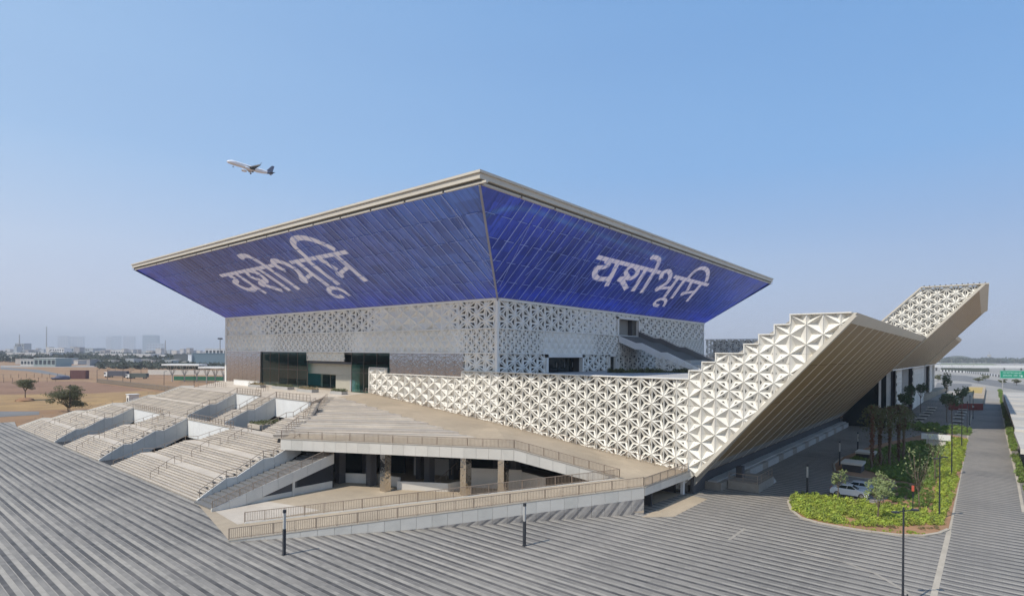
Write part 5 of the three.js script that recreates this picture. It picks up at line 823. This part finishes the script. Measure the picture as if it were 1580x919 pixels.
// ------------------------------------------------------------------ field and works on the left
{ const t = thing('container_stack', 'brown-red site hoarding box standing in the dry field', 'hoarding', G(122, 584), Math.atan2(-RT.z, RT.x)); mesh('box', bx(-4.8, 4.8, 0, 5.2, -1.5, 1.5), mat([.16, .075, .07], .85), t); const g = []; for (let k = 0; k < 9; k++) g.push(bx(-4.5 + k * 1.1, -4.4 + k * 1.1, 0, 5.1, 1.5, 1.62)); mesh('rib', g, M.rust, t); }
{ const t = thing('tarpaulin_heap', 'blue and grey tarpaulin heap left of the hoarding box', 'heap', G(94, 585)); const g = new THREE.SphereGeometry(1, 16, 8); const p = g.attributes.position; for (let i = 0; i < p.count; i++) { const k = 1 + .5 * (hash(i, 1, 9) - .5); p.setXYZ(i, p.getX(i) * 4.5 * k, p.getY(i) * 1.6 * k + .6, p.getZ(i) * 2.5 * k); } g.computeVertexNormals(); mesh('sheet', g, mat([.10, .11, .16], .7), t); }
function truck(label, a, b, len, h, col) { const t = thing('site_truck', label, 'truck', G(a, b), Math.atan2(-RT.z, RT.x)); mesh('load_box', bx(-len / 2, len / 2 - 2.4, .9, h, -1.3, 1.3), mat(col, .7), t); mesh('cab', [bx(-len / 2 - 2.4, -len / 2 - .1, .7, h * .8, -1.25, 1.25)], M.white, t); mesh('windscreen', bx(-len / 2 - 2.45, -len / 2 - 1.2, h * .5, h * .72, -1.27, 1.27), M.darkGlass, t); for (const x of [-len / 2 - 1.3, -len / 2 + 1.5, len / 2 - 4]) for (const z of [-1.1, 1.1]) { const w = new THREE.CylinderGeometry(.5, .5, .35, 12); w.rotateX(Math.PI / 2); w.translate(x, .5, z); mesh('wheel', w, M.pole, t); } }
truck('dark tarpaulin-covered site truck behind the fence, left of two', 185, 582, 15, 4.2, [.09, .095, .12]);
truck('dark long site truck behind the fence, right of two', 217, 584, 13, 3.4, [.09, .11, .10]);
{ // toll canopies on branching columns
  const can = (label, px0, px1, D, y) => { const a = at(px0, D), b = at(px1, D), t = thing('canopy', label, 'canopy'), d = b.clone().sub(a); mesh('roof', wallStrip([a.x, a.z], [b.x, b.z], y, y + .9, y, y + .9, 9), M.white, t); const n = 3; for (let k = 0; k < n; k++) { const p = a.clone().lerp(b, (k + .5) / n); const e = d.clone().multiplyScalar(.42 / n); mesh('column', rod(V(p.x, 0, p.z), V(p.x, y * .35, p.z), .3), M.concrete, t); for (const s of [-1, 1, -.45, .45]) mesh('branch', rod(V(p.x, y * .35, p.z), V(p.x + e.x * s, y, p.z + e.z * s), .17), M.concrete, t); } };
  can('white-roofed canopy on branching columns left of the hall, longer one', 256, 313, 330, 9.3); can('white-roofed canopy on branching columns touching the hall corner', 312, 352, 320, 8.2);
  const a = at(268, 345), b = at(352, 345), t = thing('green_screen', 'green netting screen below the branching canopies', 'screen'); mesh('net', wallStrip([a.x, a.z], [b.x, b.z], 0, 2.4, 0, 2.4, .1), mat([.03, .15, .09], .9), t);
  const w = thing('boundary_wall', 'pale boundary wall behind the branching canopies', 'wall'), c = at(228, 420), e = at(352, 420); mesh('wall', wallStrip([c.x, c.z], [e.x, e.z], 0, 3.6, 0, 3.6, .3), M.panel, w);
}
{ // fence of thin pickets between field and road
  const t = thing('picket_fence', 'long pale picket fence running across the field towards the stairs', 'fence'); const A = gp(149, 590), B = gp(292, 607), n = 76;
  const pg = metreUV(prep(bx(-.16, .16, 0, 2.3, -.06, .06))); for (let k = 0; k <= n; k++) { const p = A.clone().lerp(B, k / n); shared('picket', pg, M.kerb, t).position.set(p.x, 0, p.z); }
  mesh('rail', [bar(A.clone().setY(1.9), B.clone().setY(1.9), .1), bar(A.clone().setY(.7), B.clone().setY(.7), .1)], M.kerb, t);
  mesh('mesh_infill', wallStrip([A.x + .1, A.z - .1], [B.x + .1, B.z - .1], .1, 2, .1, 2, .04), mat([.33, .25, .18], .95), t);
}
[[149, 590, 'left end of the picket fence'], [165, 590, 'beside the left site truck'], [189, 588, 'between the site trucks'], [201, 592, 'at the bend of the fence'], [252.5, 594, 'before the longer canopy'], [177, 576, 'behind the left site truck'], [217, 577, 'behind the right site truck'], [299, 596, 'curved head, before the green netting']].forEach(([a, b, s], i) => { const t = thing('lamp_post', 'thin dark lamp post ' + s, 'lamp post', G(a, b)); const h = i === 7 ? 8.5 : 7; mesh('pole', rod(V(0, 0, 0), V(0, h, 0), .14, .1), M.pole, t); mesh('lamp_head', bar(V(0, h, 0), V(1.1, h + .3, .9), .2), M.pole, t); });
for (let k = 0; k < 16; k++) { const row = k < 9 ? 0 : 1, x = row ? 5 + (k - 9) * 13.4 : 4 + k * 12, y = row ? 590 - (k - 9) * .2 : 583.5 - k * .25; const t = thing('field_post', 'thin dark marker post standing in the dry field', 'post', G(x, y), 0, 'marker posts in the dry field'); mesh('post', rod(V(0, 0, 0), V(0, 2.2, 0), .1), M.brown, t); mesh('cap', bx(-.14, .14, 2.2, 2.4, -.14, .14), M.pole, t); }
struct('field_track', sheet(pix([[0, 566], [60, 570], [110, 580], [112, 583], [40, 572], [0, 569.5]]), -.09), M.asphalt);
struct('pale_field', sheet(pix([[0, 563.5], [360, 563], [360, 569], [150, 566], [0, 566]]), -.1), M.paleGround);
struct('ploughed_field', sheet(pix([[-40, 588], [130, 588], [225, 601], [140, 606], [-40, 608]]), -.1), mat(grime([.22, .12, .07], 512, 60, 5, .5, 191, [.27, .16, .095]), 1));
struct('dry_grass', sheet(pix([[-60, 609], [140, 607], [225, 603], [292, 609], [200, 628], [60, 632], [-60, 633]]), -.098), mat(grime([.34, .215, .09], 1024, 45, 9, .6, 195, [.25, .145, .075]), 1));
struct('field_path', sheet(pix([[-40, 634], [60, 634], [60, 639], [-40, 645]]), -.08), M.asphalt);
{ const t = thing('gate_hut', 'small white gate hut at the edge of the upper stairs', 'hut', G(204, 621, 1)); mesh('wall', bx(-1.4, 1.4, -1, 2.6, -1.2, 1.2), M.white, t); mesh('doorway', bx(-1.45, -1.38, -1, 1.6, -.5, .5), M.pole, t); mesh('roof', bx(-1.6, 1.6, 2.6, 2.8, -1.4, 1.4), M.white, t); }

// ------------------------------------------------------------------ airliner climbing away
{
  const D = 485, c = ray(386, 259); const pos = EYE.clone().addScaledVector(c, D);
  const t = thing('airliner', 'white airliner with dark tail climbing with its wheels down', 'airliner', [pos.x, pos.y, pos.z]);
  const white = mat([.82, .83, .85], .35), navy = mat([.10, .13, .22], .4), grey = mat([.42, .43, .45], .4);
  const lathe = (list, m, name, parent, f) => { const g = new THREE.LatheGeometry(list.map(([r, x]) => new THREE.Vector2(r, x)), 24); g.rotateZ(-Math.PI / 2); if (f) f(g); return mesh(name, g, m, parent); };
  const sym = mesh('fuselage', (() => { const g = new THREE.LatheGeometry([[.02, 18.6], [.7, 18.1], [1.35, 17], [1.85, 15], [1.97, 13], [1.97, -6], [1.7, -10], [1.2, -14], [.6, -17.4], [.15, -18.6], [.01, -18.7]].map(([r, x]) => new THREE.Vector2(r, x)), 24); g.rotateZ(-Math.PI / 2); const p = g.attributes.position; for (let i = 0; i < p.count; i++) { const x = p.getX(i); if (x < -7) p.setY(i, p.getY(i) + (-7 - x) * .09); if (x > 15) p.setY(i, p.getY(i) - (x - 15) * .16); } g.computeVertexNormals(); return g; })(), white, t);
  const wing = (pts, th) => { const s = new THREE.Shape(pts.map(p => new THREE.Vector2(...p))); const g = new THREE.ExtrudeGeometry(s, { depth: th, bevelEnabled: true, bevelSize: .1, bevelThickness: .06, bevelSegments: 1 }); g.rotateX(Math.PI / 2); return g; };
  for (const s of [1, -1]) {
    const w = wing([[4.5, 0], [-2.6, 16.4], [-4.2, 16.6], [-2.8, 5.5], [-3.2, 0]], .16); w.scale(1, 1, s); const p = w.attributes.position; for (let i = 0; i < p.count; i++) p.setY(i, p.getY(i) - 1.2 + Math.abs(p.getZ(i)) * .1); const W = mesh('wing', w, grey, t); mesh('winglet', bar(V(-3.6, .4, 16.5 * s), V(-4.6, 2.6, 16.9 * s), .9, .12), navy, W);
    const h = wing([[-14, 0], [-17.6, 6], [-18.6, 6], [-17.2, 0]], .16); h.scale(1, 1, s); h.translate(0, .9, 0); mesh('tailplane', h, navy, t);
    const e = lathe([[.6, -2.2], [1.0, -.8], [1.12, .6], [1.05, 1.8], [.85, 1.75], [.1, 1.2]], white, 'engine', t, g => g.translate(3.6, -2.3, 5.6 * s)); mesh('intake', new THREE.CylinderGeometry(.86, .86, .1, 20).rotateZ(Math.PI / 2).translate(5.3, -2.3, 5.6 * s), M.pole, e); mesh('pylon', bar(V(2.6, -1.6, 5.6 * s), V(3.4, -.8, 5.6 * s), .3), grey, e);
    const gr = mesh('main_gear', rod(V(-1.6, -1.6, 3.6 * s), V(-1.6, -3.6, 3.6 * s), .16), M.metal, t); for (const k of [-.35, .35]) mesh('wheel', new THREE.CylinderGeometry(.6, .6, .4, 14).rotateX(Math.PI / 2).translate(-1.6, -3.6, 3.6 * s + k), M.pole, gr);
  }
  const fin = new THREE.Shape([[-12.4, 1.4], [-16.6, 7.4], [-18.6, 7.4], [-17.6, 1]].map(p => new THREE.Vector2(...p))); mesh('tail_fin', new THREE.ExtrudeGeometry(fin, { depth: .3, bevelEnabled: true, bevelSize: .08, bevelThickness: .05, bevelSegments: 1 }).translate(0, 0, -.15), navy, t);
  mesh('tail_cone', (() => { const g = new THREE.LatheGeometry([[1.45, -13.4], [1.22, -14.8], [.66, -17.4], [.2, -18.65]].map(([r, x]) => new THREE.Vector2(r, x)), 20); g.rotateZ(-Math.PI / 2); g.translate(0, .72, 0); return g; })(), navy, t);
  const ng = mesh('nose_gear', rod(V(13.2, -1.4, 0), V(13.2, -3.4, 0), .13), M.metal, t); mesh('wheel', new THREE.CylinderGeometry(.45, .45, .5, 12).rotateX(Math.PI / 2).translate(13.2, -3.4, 0), M.pole, ng);
  mesh('cockpit_window', bx(16.0, 16.7, .55, .95, -.95, .95), M.pole, t);
  const wg = metreUV(prep(bx(-.14, .14, .35, .75, -2.0, 2.0))); for (let k = 0; k < 24; k++) shared('cabin_window', wg, M.pole, t).position.set(12.4 - k * .95, .2, 0);
  const X = RT.clone().multiplyScalar(-1).addScaledVector(FW, -.78).normalize(), pitch = .12;
  const nose = X.clone().multiplyScalar(Math.cos(pitch)).add(V(0, Math.sin(pitch), 0)).normalize(), right = nose.clone().cross(V(0, 1, 0)).normalize(), upv = right.clone().cross(nose);
  t.quaternion.setFromRotationMatrix(new THREE.Matrix4().makeBasis(nose, upv, right)); t.rotateX(-.05);
}

scene.fog = new THREE.FogExp2(new THREE.Color(.82, .86, .93), .00018);
scene.traverse(o => { if (o.isMesh) o.castShadow = o.receiveShadow = true; });
renderer.render(scene, camera);
